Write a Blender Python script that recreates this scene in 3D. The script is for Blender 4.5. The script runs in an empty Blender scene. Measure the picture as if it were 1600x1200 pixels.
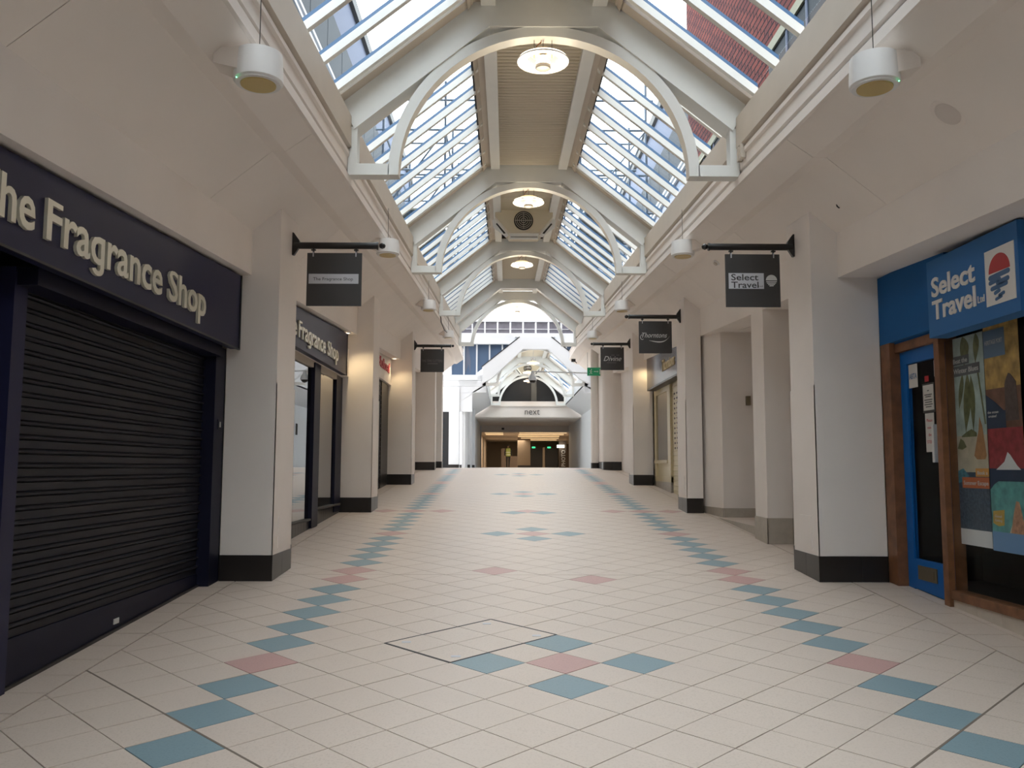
import bpy, bmesh, math, random
from math import sin, cos, pi, radians, sqrt, atan2
from mathutils import Vector, Matrix
random.seed(7)
SC = bpy.context.scene
COL = SC.collection

# ------------------------------------------------------------------ camera, sky, exposure
cam = bpy.data.cameras.new('camera'); cam.lens = 1340/1600*36; cam.sensor_width = 36; cam.clip_end = 400; cam.clip_start = 0.05
co = bpy.data.objects.new('camera', cam); COL.objects.link(co)
co.matrix_world = (Matrix.Translation((0, 0, 1.5)) @ Matrix.Rotation(radians(-0.385), 4, 'Z')
                   @ Matrix.Rotation(pi/2+math.atan(130/1340), 4, 'X') @ Matrix.Rotation(radians(0.15), 4, 'Z'))
SC.camera = co
SC.view_settings.view_transform = 'Standard'
SC.view_settings.look = 'None'
SC.view_settings.exposure = 0.95
SC.view_settings.gamma = 1.0
SC.view_settings.use_curve_mapping = False
world = bpy.data.worlds.new('world'); SC.world = world; world.use_nodes = True
wn = world.node_tree.nodes; wl = world.node_tree.links
bg = wn['Background']; bg.inputs[1].default_value = 3.4
tc = wn.new('ShaderNodeTexCoord'); nz = wn.new('ShaderNodeTexNoise'); nz.inputs['Scale'].default_value = 2.5
cr = wn.new('ShaderNodeValToRGB'); cr.color_ramp.elements[0].color = (0.95, 0.965, 0.98, 1); cr.color_ramp.elements[1].color = (1.0, 0.975, 0.945, 1)
cr.color_ramp.elements[0].position = 0.35; cr.color_ramp.elements[1].position = 0.62
wl.new(tc.outputs['Generated'], nz.inputs['Vector']); wl.new(nz.outputs['Fac'], cr.inputs[0]); wl.new(cr.outputs[0], bg.inputs[0])

# ------------------------------------------------------------------ materials
def mat(name, col, rough=0.6, metal=0.0, noise=0.0, nscale=8.0, emit=None, es=0.0, bump=0.0, bscale=60.0, spec=None, coat=0.0):
    m = bpy.data.materials.new(name); m.use_nodes = True
    nt = m.node_tree; b = nt.nodes['Principled BSDF']
    c = (col[0], col[1], col[2], 1)
    b.inputs['Base Color'].default_value = c; b.inputs['Roughness'].default_value = rough; b.inputs['Metallic'].default_value = metal
    if spec is not None: b.inputs['Specular IOR Level'].default_value = spec
    if coat: b.inputs['Coat Weight'].default_value = coat
    if noise:
        t = nt.nodes.new('ShaderNodeTexCoord'); n = nt.nodes.new('ShaderNodeTexNoise'); n.inputs['Scale'].default_value = nscale
        n.inputs['Detail'].default_value = 5; r = nt.nodes.new('ShaderNodeValToRGB')
        k = 1-noise
        r.color_ramp.elements[0].color = (col[0]*k, col[1]*k, col[2]*k, 1); r.color_ramp.elements[1].color = c
        r.color_ramp.elements[0].position = 0.3; r.color_ramp.elements[1].position = 0.7
        nt.links.new(t.outputs['Object'], n.inputs['Vector']); nt.links.new(n.outputs['Fac'], r.inputs[0]); nt.links.new(r.outputs[0], b.inputs['Base Color'])
    if bump:
        t = nt.nodes.new('ShaderNodeTexCoord'); n = nt.nodes.new('ShaderNodeTexNoise'); n.inputs['Scale'].default_value = bscale
        bp = nt.nodes.new('ShaderNodeBump'); bp.inputs['Strength'].default_value = bump; bp.inputs['Distance'].default_value = 0.002
        nt.links.new(t.outputs['Object'], n.inputs['Vector']); nt.links.new(n.outputs['Fac'], bp.inputs['Height']); nt.links.new(bp.outputs[0], b.inputs['Normal'])
    if emit:
        b.inputs['Emission Color'].default_value = (emit[0], emit[1], emit[2], 1); b.inputs['Emission Strength'].default_value = es
    return m

def glass(name, tint=(0.9, 0.96, 1.0), refl=0.10, rough=0.0, power=4.0):
    m = bpy.data.materials.new(name); m.use_nodes = True; nt = m.node_tree
    for n in list(nt.nodes): nt.nodes.remove(n)
    o = nt.nodes.new('ShaderNodeOutputMaterial'); tr = nt.nodes.new('ShaderNodeBsdfTransparent'); tr.inputs[0].default_value = (*tint, 1)
    gl = nt.nodes.new('ShaderNodeBsdfGlossy'); gl.inputs['Roughness'].default_value = rough
    mx = nt.nodes.new('ShaderNodeMixShader'); lw = nt.nodes.new('ShaderNodeLayerWeight'); fr = nt.nodes.new('ShaderNodeMath'); fr.operation = 'POWER'; fr.inputs[1].default_value = power
    nt.links.new(lw.outputs['Facing'], fr.inputs[0])
    ad = nt.nodes.new('ShaderNodeMath'); ad.operation = 'MULTIPLY_ADD'; ad.inputs[1].default_value = 1.0; ad.inputs[2].default_value = refl; ad.use_clamp = True
    nt.links.new(fr.outputs[0], ad.inputs[0]); nt.links.new(ad.outputs[0], mx.inputs[0])
    nt.links.new(tr.outputs[0], mx.inputs[1]); nt.links.new(gl.outputs[0], mx.inputs[2]); nt.links.new(mx.outputs[0], o.inputs[0])
    return m

def tile_mat(name, a, b_, speck):
    m = mat(name, a, rough=0.42, spec=0.35); nt = m.node_tree; p = nt.nodes['Principled BSDF']
    t = nt.nodes.new('ShaderNodeNewGeometry'); n = nt.nodes.new('ShaderNodeTexNoise'); n.inputs['Scale'].default_value = 90; n.inputs['Detail'].default_value = 3
    r = nt.nodes.new('ShaderNodeValToRGB'); r.color_ramp.elements[0].color = (*speck, 1); r.color_ramp.elements[1].color = (*a, 1)
    r.color_ramp.elements[0].position = 0.32; r.color_ramp.elements[1].position = 0.5
    n2 = nt.nodes.new('ShaderNodeTexNoise'); n2.inputs['Scale'].default_value = 1.3; mx = nt.nodes.new('ShaderNodeMixRGB'); mx.inputs[2].default_value = (*b_, 1)
    nt.links.new(t.outputs['Position'], n.inputs['Vector']); nt.links.new(t.outputs['Position'], n2.inputs['Vector']); nt.links.new(n.outputs['Fac'], r.inputs[0])
    nt.links.new(n2.outputs['Fac'], mx.inputs[0]); nt.links.new(r.outputs[0], mx.inputs[1]); nt.links.new(mx.outputs[0], p.inputs['Base Color'])
    return m

M = {}
M['white'] = mat('painted_plaster', (0.85, 0.785, 0.73), 0.7, noise=0.05, nscale=1.5)
M['panel'] = mat('ceiling_paint', (0.87, 0.80, 0.74), 0.75, noise=0.05, nscale=1.2)
M['steel'] = mat('cream_steel_paint', (0.79, 0.79, 0.755), 0.45, noise=0.05, nscale=3)
M['beige'] = mat('beige_steel_paint', (0.58, 0.51, 0.43), 0.5, noise=0.06, nscale=3)
M['bright'] = mat('bright_white_paint', (0.70, 0.72, 0.745), 0.6)
M['cream'] = mat('tile_cream', (0.66, 0.60, 0.525))
M['t_cream'] = tile_mat('cream_floor_tile', (0.68, 0.58, 0.50), (0.62, 0.525, 0.45), (0.56, 0.47, 0.395))
M['t_blue'] = tile_mat('blue_floor_tile', (0.235, 0.335, 0.37), (0.215, 0.305, 0.34), (0.19, 0.28, 0.31))
M['t_pink'] = tile_mat('pink_floor_tile', (0.56, 0.34, 0.31), (0.51, 0.31, 0.28), (0.46, 0.27, 0.25))
M['grout'] = mat('grout', (0.20, 0.16, 0.125), 0.9)
M['upper'] = mat('upper_floor', (0.62, 0.57, 0.52), 0.4)
M['black'] = mat('black_plinth_tile', (0.018, 0.015, 0.014), 0.3)
M['ptile'] = mat('beige_plinth_tile', (0.46, 0.41, 0.345), 0.5, noise=0.12, nscale=12)
M['rtile'] = mat('pale_riser_tile', (0.62, 0.54, 0.45), 0.5, noise=0.06, nscale=20)
M['navy'] = mat('navy_sign_panel', (0.018, 0.019, 0.055), 0.4, spec=0.2)
M['navy2'] = mat('navy_frame', (0.008, 0.009, 0.025), 0.45, spec=0.2)
M['slat'] = mat('dark_shutter_paint', (0.0125, 0.0135, 0.021), 0.5, spec=0.28)
M['letters'] = mat('satin_cream_letters', (0.80, 0.76, 0.62), 0.28, metal=0.35)
M['sblack'] = mat('black_metal', (0.012, 0.011, 0.011), 0.35)
M['board'] = mat('charcoal_sign_board', (0.040, 0.037, 0.036), 0.5)
M['silver'] = mat('brushed_silver_plate', (0.55, 0.55, 0.58), 0.4)
M['silver2'] = mat('pale_silver_print', (0.62, 0.62, 0.60), 0.4)
M['faint'] = mat('faint_grey_print', (0.13, 0.12, 0.115), 0.5)
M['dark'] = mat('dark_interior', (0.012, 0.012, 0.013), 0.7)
M['dim'] = mat('dim_interior', (0.10, 0.095, 0.085), 0.8)
M['blue'] = mat('blue_shop_panel', (0.012, 0.105, 0.30), 0.55, spec=0.15)
M['blue2'] = mat('blue_sign_box', (0.045, 0.16, 0.38), 0.55, spec=0.15)
M['bdoor'] = mat('bright_blue_door_paint', (0.008, 0.12, 0.40), 0.4, spec=0.3)
M['wood'] = mat('brown_wood', (0.25, 0.105, 0.045), 0.5, noise=0.45, nscale=9)
M['print_white'] = mat('white_print', (0.70, 0.68, 0.64), 0.5)
M['print_red'] = mat('red_print', (0.42, 0.022, 0.028), 0.5)
M['print_blue'] = mat('blue_print', (0.05, 0.13, 0.26), 0.5)
M['paper'] = mat('white_paper', (0.60, 0.58, 0.54), 0.7)
M['ink'] = mat('black_ink', (0.03, 0.03, 0.03), 0.6)
M['brass'] = mat('dull_brass', (0.22, 0.18, 0.12), 0.45, metal=0.6)
M['glassroof'] = glass('roof_glass', (0.90, 0.95, 0.98), 0.0, power=9.0)
M['glassshop'] = glass('shop_glass', (0.55, 0.57, 0.56), 0.26)
M['glasstravel'] = glass('window_glass', (0.92, 0.93, 0.93), 0.0, power=7.0)
M['barblue'] = mat('blue_glazing_gasket', (0.05, 0.14, 0.29), 0.35)
M['seal'] = mat('dark_seal', (0.03, 0.028, 0.025), 0.6)
M['lampw'] = mat('white_lamp_housing', (0.82, 0.81, 0.80), 0.4)
M['lens'] = mat('amber_lamp_lens', (0.62, 0.47, 0.20), 0.3)
M['led'] = mat('green_led', (0.1, 0.6, 0.25), 0.4, emit=(0.15, 1.0, 0.4), es=3)
M['glow'] = mat('glowing_lamp_ring', (1, 0.9, 0.7), 0.5, emit=(1.0, 0.88, 0.68), es=2.6)
M['glow2'] = mat('warm_reflector', (0.8, 0.6, 0.38), 0.5, emit=(1.0, 0.60, 0.28), es=0.12)
M['ridge'] = mat('ridge_slats', (0.66, 0.59, 0.47), 0.6)
M['ridge2'] = mat('cream_ridge_board', (0.74, 0.66, 0.50), 0.7)
M['unit'] = mat('cream_air_unit', (0.66, 0.585, 0.44), 0.6)
M['shutcream'] = mat('cream_shop_frame', (0.62, 0.53, 0.33), 0.4)
M['brown'] = mat('brown_sign_panel', (0.085, 0.055, 0.062), 0.18)
M['gold'] = mat('gold_letters', (0.55, 0.42, 0.18), 0.35, metal=0.5)
M['redtext'] = mat('red_letters', (0.50, 0.035, 0.06), 0.4)
M['green'] = mat('green_exit_sign', (0.008, 0.13, 0.06), 0.4, emit=(0.01, 0.3, 0.12), es=0.15)
M['offtrim'] = mat('white_signage', (0.75, 0.75, 0.73), 0.5)
M['bwin'] = mat('outside_dark_window', (0.022, 0.03, 0.04), 0.6, spec=0.1)
M['bpanel'] = mat('outside_pale_panel', (0.14, 0.16, 0.22), 0.7, spec=0.1)
M['bstone'] = mat('cream_stone', (0.26, 0.25, 0.17), 0.7)
M['bluewin'] = mat('blue_grey_window', (0.09, 0.14, 0.23), 0.5, spec=0.2)
M['hiwin'] = mat('clerestory_view', (0.16, 0.155, 0.20), 0.3, noise=0.3, nscale=4)
M['scaf'] = mat('scaffold_tube', (0.14, 0.18, 0.23), 0.4, metal=0.5)
M['tan'] = mat('tan_interior', (0.30, 0.24, 0.18), 0.8)
M['tan2'] = mat('brown_interior', (0.11, 0.08, 0.06), 0.7)
M['lit'] = mat('lit_ceiling_panel', (1, 0.8, 0.5), 0.5, emit=(1.0, 0.70, 0.38), es=0.33)
M['litw'] = mat('lit_white_box', (1, 1, 0.9), 0.5, emit=(1.0, 0.97, 0.85), es=2.2)
M['exitlit'] = mat('lit_green_sign', (0.0, 0.4, 0.15), 0.5, emit=(0.05, 0.8, 0.3), es=0.8)
M['skin'] = mat('skin', (0.25, 0.15, 0.10), 0.6)
M['hair'] = mat('dark_hair', (0.02, 0.015, 0.012), 0.7)
M['cloth'] = mat('black_clothes', (0.012, 0.012, 0.014), 0.8)
M['vest'] = mat('yellow_vest', (0.30, 0.37, 0.10), 0.6)
M['vestband'] = mat('reflective_band', (0.62, 0.62, 0.58), 0.4)

def brick_mat():
    m = mat('red_brickwork', (0.4, 0.12, 0.09), 0.9, spec=0.05); nt = m.node_tree; p = nt.nodes['Principled BSDF']
    g = nt.nodes.new('ShaderNodeNewGeometry'); s = nt.nodes.new('ShaderNodeSeparateXYZ'); c = nt.nodes.new('ShaderNodeCombineXYZ')
    b = nt.nodes.new('ShaderNodeTexBrick'); b.inputs['Scale'].default_value = 1.0
    b.inputs['Color1'].default_value = (0.20, 0.062, 0.052, 1); b.inputs['Color2'].default_value = (0.125, 0.045, 0.045, 1); b.inputs['Mortar'].default_value = (0.028, 0.022, 0.026, 1)
    b.inputs['Brick Width'].default_value = 0.45; b.inputs['Row Height'].default_value = 0.15; b.inputs['Mortar Size'].default_value = 0.02; b.inputs['Bias'].default_value = -0.1
    ad = nt.nodes.new('ShaderNodeMath'); ad.operation = 'ADD'
    nt.links.new(g.outputs['Position'], s.inputs[0]); nt.links.new(s.outputs['X'], ad.inputs[0]); nt.links.new(s.outputs['Y'], ad.inputs[1])
    nt.links.new(ad.outputs[0], c.inputs['X']); nt.links.new(s.outputs['Z'], c.inputs['Y'])
    nt.links.new(c.outputs[0], b.inputs['Vector']); nt.links.new(b.outputs['Color'], p.inputs['Base Color'])
    return m
M['brick'] = brick_mat()
M['capgrey'] = mat('grey_lamp_cap', (0.16, 0.155, 0.15), 0.5)
M['speaker'] = mat('pale_grey_grille', (0.70, 0.635, 0.585), 0.8)
M['ringgrey'] = mat('grey_grille_ring', (0.42, 0.40, 0.36), 0.4)

# ------------------------------------------------------------------ helpers
SL = 0.056            # slope of the ramp
YC = 26.25            # crest of the ramp
def zf(y): return SL*min(y, YC)                       # floor height
def zr(y): return 1.5 + SL*min(y, 28.5)               # reference for ceiling and roof
def zr2(y): return 2.28                               # the second, level roof

def wloc(o):
    v = Vector((0, 0, 0))
    while o: v += o.location; o = o.parent
    return v

class MB:
    """collects geometry in world coordinates, links it as ONE object"""
    def __init__(s): s.v = []; s.f = []
    def add(s, vs, fs):
        k = len(s.v); s.v += [tuple(p) for p in vs]; s.f += [tuple(i+k for i in f) for f in fs]; return s
    def box(s, x0, x1, y0, y1, z0, z1):
        return s.hexa([(x0, y0, z0), (x1, y0, z0), (x1, y1, z0), (x0, y1, z0), (x0, y0, z1), (x1, y0, z1), (x1, y1, z1), (x0, y1, z1)])
    def hexa(s, p): return s.add(p, [(0, 3, 2, 1), (4, 5, 6, 7), (0, 1, 5, 4), (1, 2, 6, 5), (2, 3, 7, 6), (3, 0, 4, 7)])
    def sbox(s, x0, x1, y0, y1, h0, h1, zfun=None):      # box whose bottom and top follow the slope
        zfun = zfun or zr
        return s.hexa([(x0, y0, zfun(y0)+h0), (x1, y0, zfun(y0)+h0), (x1, y1, zfun(y1)+h0), (x0, y1, zfun(y1)+h0),
                       (x0, y0, zfun(y0)+h1), (x1, y0, zfun(y0)+h1), (x1, y1, zfun(y1)+h1), (x0, y1, zfun(y1)+h1)])
    def prism(s, poly, f0, f1):                           # poly: 2d points, f0/f1 map them to 3d
        n = len(poly); vs = [f0(*p) for p in poly]+[f1(*p) for p in poly]
        return s.add(vs, [tuple(range(n))[::-1], tuple(range(n, 2*n))]+[(i, (i+1) % n, n+(i+1) % n, n+i) for i in range(n)])
    def lprof(s, prof, ys, zfun=None):                    # closed profile (x,h) along y
        zfun = zfun or zr
        n = len(prof); vs = []; fs = []
        for y in ys: vs += [(x, y, zfun(y)+h) for x, h in prof]
        fs.append(tuple(range(n))); k = len(ys)-1; fs.append(tuple(range(k*n, k*n+n))[::-1])
        for j in range(k):
            for i in range(n):
                a = j*n+i; b = j*n+(i+1) % n; fs.append((a, a+n, b+n, b))
        return s.add(vs, fs)
    def tube(s, pts, r, n=8, cap=True):
        pts = [Vector(p) for p in pts]; vs = []; fs = []
        for i, p in enumerate(pts):
            d = (pts[min(i+1, len(pts)-1)]-pts[max(i-1, 0)]).normalized()
            u = d.cross(Vector((0, 0, 1)) if abs(d.z) < 0.9 else Vector((1, 0, 0))).normalized(); w = d.cross(u)
            rr = r[i] if isinstance(r, (list, tuple)) else r
            vs += [p+u*cos(2*pi*k/n)*rr+w*sin(2*pi*k/n)*rr for k in range(n)]
        for j in range(len(pts)-1):
            for k in range(n): fs.append((j*n+k, j*n+(k+1) % n, (j+1)*n+(k+1) % n, (j+1)*n+k))
        if cap: fs += [tuple(range(n))[::-1], tuple(range((len(pts)-1)*n, len(pts)*n))]
        return s.add(vs, fs)
    def lathe(s, c, prof, n=32, axis='z', closed=False):
        vs = []; fs = []; c = Vector(c)
        for r, z in prof:
            for k in range(n):
                a = 2*pi*k/n; q = Vector((r*cos(a), r*sin(a), z))
                if axis == 'y': q = Vector((q.x, q.z, q.y))
                if axis == 'x': q = Vector((q.z, q.x, q.y))
                vs.append(c+q)
        m = len(prof)
        for j in range(m if closed else m-1):
            for k in range(n):
                fs.append((j*n+k, j*n+(k+1) % n, ((j+1) % m)*n+(k+1) % n, ((j+1) % m)*n+k))
        if not closed: fs += [tuple(range(n))[::-1], tuple(range((m-1)*n, m*n))]
        return s.add(vs, fs)
    def build(s, name, m, parent=None, smooth=False, kind=None):
        off = wloc(parent) if parent else Vector((0, 0, 0))
        me = bpy.data.meshes.new(name); me.from_pydata([tuple(Vector(p)-off) for p in s.v], [], s.f); me.update()
        bm = bmesh.new(); bm.from_mesh(me); bmesh.ops.recalc_face_normals(bm, faces=bm.faces); bm.to_mesh(me); bm.free()
        me.materials.append(M[m] if isinstance(m, str) else m)
        if smooth:
            for p in me.polygons: p.use_smooth = True
            try: me.set_sharp_from_angle(angle=radians(35))
            except Exception: pass
        o = bpy.data.objects.new(name, me); COL.objects.link(o); o.parent = parent
        if kind: o['kind'] = kind
        return o

def tag(o, label=None, cat=None, group=None, kind=None):
    if label: o['label'] = label
    if cat: o['category'] = cat
    if group: o['group'] = group
    if kind: o['kind'] = kind
    return o
def thing(name, label, cat, loc, group=None, kind=None):
    o = bpy.data.objects.new(name, None); COL.objects.link(o); o.location = loc; o.empty_display_size = 0.1
    return tag(o, label, cat, group, kind)
def struct(name, loc=(0, 0, 0), label=None):
    return tag(bpy_empty(name, loc), label, None, None, 'structure')
def bpy_empty(name, loc):
    o = bpy.data.objects.new(name, None); COL.objects.link(o); o.location = loc; o.empty_display_size = 0.1; return o

_font = None
def text(name, s, face, origin, width, height, m, parent, shear=0.0, depth=0.004, bold=0.0, space=1.0, rot=0, xh=1.0):
    """lettering fitted to a box: face 'L' (on a wall seen looking -x), 'R' (looking +x), 'F' (looking +y); origin = lower left of the caps"""
    cu = bpy.data.curves.new(name, 'FONT'); cu.body = s; cu.size = 1; cu.extrude = 0.5; cu.offset = bold; cu.shear = shear; cu.space_character = space
    cu.resolution_u = 3
    if 'g' in s: cu.body = s.replace('g', 'q')
    to = bpy.data.objects.new('tmp', cu); me = bpy.data.meshes.new_from_object(to)
    bpy.data.objects.remove(to)
    xs = [v.co.x for v in me.vertices]
    if 'g' in s:
        low = sorted(v.co.x for v in me.vertices if v.co.y < -.09); cl = [[low[0]]]
        for a in low[1:]:
            if a-cl[-1][-1] > .3: cl.append([])
            cl[-1].append(a)
        ds = [c for c in s if c in 'gpqyj']; hb = bmesh.new(); hb.from_mesh(me)
        for c, g in zip(ds, cl):
            if c != 'g': continue
            a, b2 = g[0], g[-1]; w = b2-a
            for v in hb.verts:
                if v.co.y < -.05 and a-.02 <= v.co.x <= b2+.02: v.co.y = -.08
            rx = .135; cx_ = (a+b2)/2-rx; pts = []
            for sg_, n0 in ((1, 0), (-1, 1)):
                seq = []
                for i in range(13):
                    t_ = radians(0-158*i/12); rr = w/2*sg_
                    seq.append((cx_+(rx+rr)*cos(t_), -.08+(.115+rr*.8)*sin(t_)))
                pts += seq if n0 == 0 else seq[::-1]
            lo = [hb.verts.new((x_, y_, -.5)) for x_, y_ in pts]; up = [hb.verts.new((x_, y_, .5)) for x_, y_ in pts]; m2 = len(pts)
            for i in range(12):
                hb.faces.new((up[i], up[i+1], up[m2-2-i], up[m2-1-i])); hb.faces.new((lo[i], lo[m2-1-i], lo[m2-2-i], lo[i+1]))
            for i in range(m2): hb.faces.new((lo[i], lo[(i+1) % m2], up[(i+1) % m2], up[i]))
        hb.to_mesh(me); hb.free()
    cap = 0.73                                            # height of capitals of the built-in font at size 1
    x0, x1 = min(xs), max(xs); off = wloc(parent) if parent else Vector((0, 0, 0)); O = Vector(origin)
    for v in me.vertices:
        a = (v.co.x-x0)/(x1-x0)*width; yy_ = v.co.y; yy_ = yy_ if yy_ <= 0 or xh == 1 else (yy_*xh if yy_ < .49 else .49*xh+(yy_-.49)*(.73-.49*xh)/.24); b = yy_/cap*height; d = v.co.z*depth*2
        if rot: a, b = -b, a
        if face == 'L': p = (d, a, b)
        elif face == 'R': p = (-d, -a, b)
        else: p = (a, -d, b)
        v.co = O+Vector(p)-off
    me.materials.append(M[m]); me.update()
    o = bpy.data.objects.new(name, me); COL.objects.link(o); o.parent = parent; return o

def quad(face, o, u0, u1, v0, v1, d0, d1):
    """thin box on a wall face with u to the viewer's right, v up (world z), d towards the viewer"""
    mb = MB()
    if face == 'L': return mb.box(o[0]+d0, o[0]+d1, o[1]+u0, o[1]+u1, v0, v1)
    if face == 'R': return mb.box(o[0]-d1, o[0]-d0, o[1]-u1, o[1]-u0, v0, v1)
    return mb.box(o[0]+u0, o[0]+u1, o[1]-d1, o[1]-d0, v0, v1)
def flatpoly(face, o, pts, d0, d1, mb=None):
    mb = mb or MB()
    def f(d):
        if face == 'L': return lambda u, v: (o[0]+d, o[1]+u, v)
        if face == 'R': return lambda u, v: (o[0]-d, o[1]-u, v)
        return lambda u, v: (o[0]+u, o[1]-d, v)
    return mb.prism(pts, f(d0), f(d1))

XC = 0.37
def mx(x, side): return x if side == 'L' else 2*XC-x      # mirror a left-hand x about the hall's axis

# ================================================================== FLOOR
floor = struct('floor', (0, 0, 0))
b = MB()
ys = [-15, 0, YC]
for a, c in zip(ys[:-1], ys[1:]):
    b.hexa([(-4.2, a, SL*a-0.3), (4.9, a, SL*a-0.3), (4.9, c, SL*c-0.3), (-4.2, c, SL*c-0.3),
            (-4.2, a, SL*a-0.006), (4.9, a, SL*a-0.006), (4.9, c, SL*c-0.006), (-4.2, c, SL*c-0.006)])
b.build('floor_base', 'grout', floor)
MB().box(-5, 9, YC, 90, 1.17, 1.47).build('upper_floor', 'upper', floor)

def clip(poly, a, bb, c):                                 # keep a*x+b*y<=c
    out = []
    for i in range(len(poly)):
        p, q = poly[i], poly[(i+1) % len(poly)]
        dp, dq = a*p[0]+bb*p[1]-c, a*q[0]+bb*q[1]-c
        if dp <= 0: out.append(p)
        if (dp < 0 < dq) or (dq < 0 < dp):
            t = dp/(dp-dq); out.append((p[0]+t*(q[0]-p[0]), p[1]+t*(q[1]-p[1])))
    return out
DX, DY = 0.4635, 0.4565
X0, Y0 = 0.355, 5.415
XLJ, XRJ, YJ = -2.485, 3.20, 8.39
bands = set(); 
pinkrows = {-20, -13, -7, 0, 6, 7, 13, 19, 26, 32, 33, 39, 45}
def colour(i, k):      # i: columns of DX from the axis, k: rows of DY (both may be half-integers, together)
    if i in (-4, 4): return 't_pink' if k in pinkrows else 't_blue'
    if k == 19 and i in (-5, -3, 3, 5): return 't_pink'
    if k in (0, 13, 26, 39, -13):
        pass
    for kc in (-13, 0, 13, 26, 39):
        if (i, k) == (0, kc): return 't_pink'
        if (i, k) in ((1, kc), (-1, kc), (0, kc+1), (0, kc-1)): return 't_blue'
    if (i, k) in ((0, 19),): return 't_pink'
    if (i, k) in ((-0.5, 18.5), (0.5, 18.5)): return 't_blue'
    if (i, k) in ((1, 6), (-1, 7)): return 't_pink'
    return 't_cream'
tiles = []
G = 0.0045
def shape_for(cx, cy):
    hx, hy = DX/2-G, DY/2-G
    return [(cx, cy-hy), (cx+hx, cy), (cx, cy+hy), (cx-hx, cy)]
for kk in range(-24, 94):
    for ii in range(-16, 17):
        if (kk-ii) % 2: continue
        i, k = ii/2, kk/2
        cx, cy = X0+i*DX, Y0+k*DY
        if cy < -2 or cy > YC+.2: continue
        P = shape_for(cx, cy); full = True
        base = [(-1, 0, -(XLJ+.006)), (1, 0, XRJ-.006), (0, 1, YC)]
        for cutl in ([(0, 1, YJ-.004)], [(0, -1, -(YJ+.004))]):
            P = shape_for(cx, cy); full = True
            for L in base+cutl:
                Q = clip(P, *L)
                if Q != P: full = False
                P = Q
                if len(P) < 3: break
            if len(P) >= 3: tiles.append((cx, cy, P, full, colour(i, k)))
# straight border tiles against the shopfronts
k = 0; y = -2.0
while y < YC-.3:
    y1 = y+.325
    for xa, xb in ((-2.80, XLJ-.006), (XRJ+.006, 3.53), (3.537, 3.86)):
        tiles.append(((xa+xb)/2, (y+y1)/2, [(xa, y+.004), (xb, y+.004), (xb, y1-.004), (xa, y1-.004)], False, 't_cream'))
    y = y1
def inview(x, y):
    if y < 2.9: return False
    return abs(x/y+.0067) < 0.64 and (-1.5+SL*y)/y > -0.355
def blocked(x, y):  # under pillars
    return False
tiles.sort(key=lambda t: (0 if inview(t[0], t[1]) else 1, t[1]+0.25*abs(t[0]-.3)))
def tmesh(P, cx, cy, name):
    n = len(P); vs = []
    for dz, ins in ((-.006, 0), (0.0, 0)):
        vs += [(x-cx, yy-cy, SL*(yy-cy)+dz) for x, yy in P]
    me = bpy.data.meshes.new(name)
    me.from_pydata(vs, [], [tuple(range(n, 2*n))]+[(i, (i+1) % n, n+(i+1) % n, n+i) for i in range(n)])
    return me
shared = {}
rest = MB(); rest_f = {'t_cream': MB(), 't_blue': MB(), 't_pink': MB()}
for n, (cx, cy, P, full, c) in enumerate(tiles):
    if n < 300:
        if full:
            if c not in shared:
                shared[c] = tmesh(P, cx, cy, 'tile'); shared[c].materials.append(M[c])
            me = shared[c]
        else:
            me = tmesh(P, cx, cy, 'tile'); me.materials.append(M[c])
        o = bpy.data.objects.new('tile', me); COL.objects.link(o); o.parent = floor
        o.location = (cx, cy, SL*cy+random.uniform(-.0007, .0007))
    else:
        w = rest_f[c]; q = len(w.v); m_ = len(P)
        w.v += [(x, yy, SL*yy-.006) for x, yy in P]+[(x, yy, SL*yy) for x, yy in P]
        w.f += [tuple(range(q+m_, q+2*m_))]+[(q+i, q+(i+1) % m_, q+m_+(i+1) % m_, q+m_+i) for i in range(m_)]
for c, nm in (('t_cream', 'cream_tiles'), ('t_blue', 'blue_tiles'), ('t_pink', 'pink_tiles')):
    rest_f[c].build(nm, c, floor, kind='stuff')
# movement joints along two diagonals near the camera and the brass-edged access cover
def strip(p, q, w, h=.0012):
    d = Vector((q[0]-p[0], q[1]-p[1])).normalized(); nrm = Vector((-d.y, d.x))*w/2
    pts = [(p[0]+nrm.x, p[1]+nrm.y), (q[0]+nrm.x, q[1]+nrm.y), (q[0]-nrm.x, q[1]-nrm.y), (p[0]-nrm.x, p[1]-nrm.y)]
    return MB().prism(pts, lambda x, y: (x, y, SL*y-.002), lambda x, y: (x, y, SL*y+h))
def lat(i, k): return (X0+i*DX, Y0+k*DY)
def corner(i, k): return (X0+i*DX, Y0+k*DY)
strip(corner(-6.12, -.38), corner(-2.5, -4.0), .011).build('movement_joint', 'grout', floor)
strip(corner(6.12, -.38), corner(2.5, -4.0), .011).build('movement_joint', 'grout', floor)
cov = thing('access_cover', 'square floor access cover set in the tiles with thin metal edges and lifting keys', 'access cover', (-.2, 6.0, SL*6.0))
cc = [corner(-2.5, 1), corner(-1.5, 0), corner(0, 1.5), corner(-1, 2.5)]
for i in range(4):
    p, q = cc[i], cc[(i+1) % 4]
    strip(p, q, .012 if i else .018, .0018).build('edge_strip', 'seal', cov)
for i, (fx, fy) in enumerate(((.12, .12), (.88, .12), (.88, .88), (.12, .88))):
    p = Vector(cc[0]).lerp(Vector(cc[1]), fx).lerp(Vector(cc[3]).lerp(Vector(cc[2]), fx), fy)
    MB().prism([(p.x-.03, p.y-.02), (p.x+.03, p.y-.02), (p.x+.03, p.y+.02), (p.x-.03, p.y+.02)], lambda x, y: (x, y, SL*y-.001), lambda x, y: (x, y, SL*y+.002)).build('lifting_key', 'silver', cov)

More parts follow.
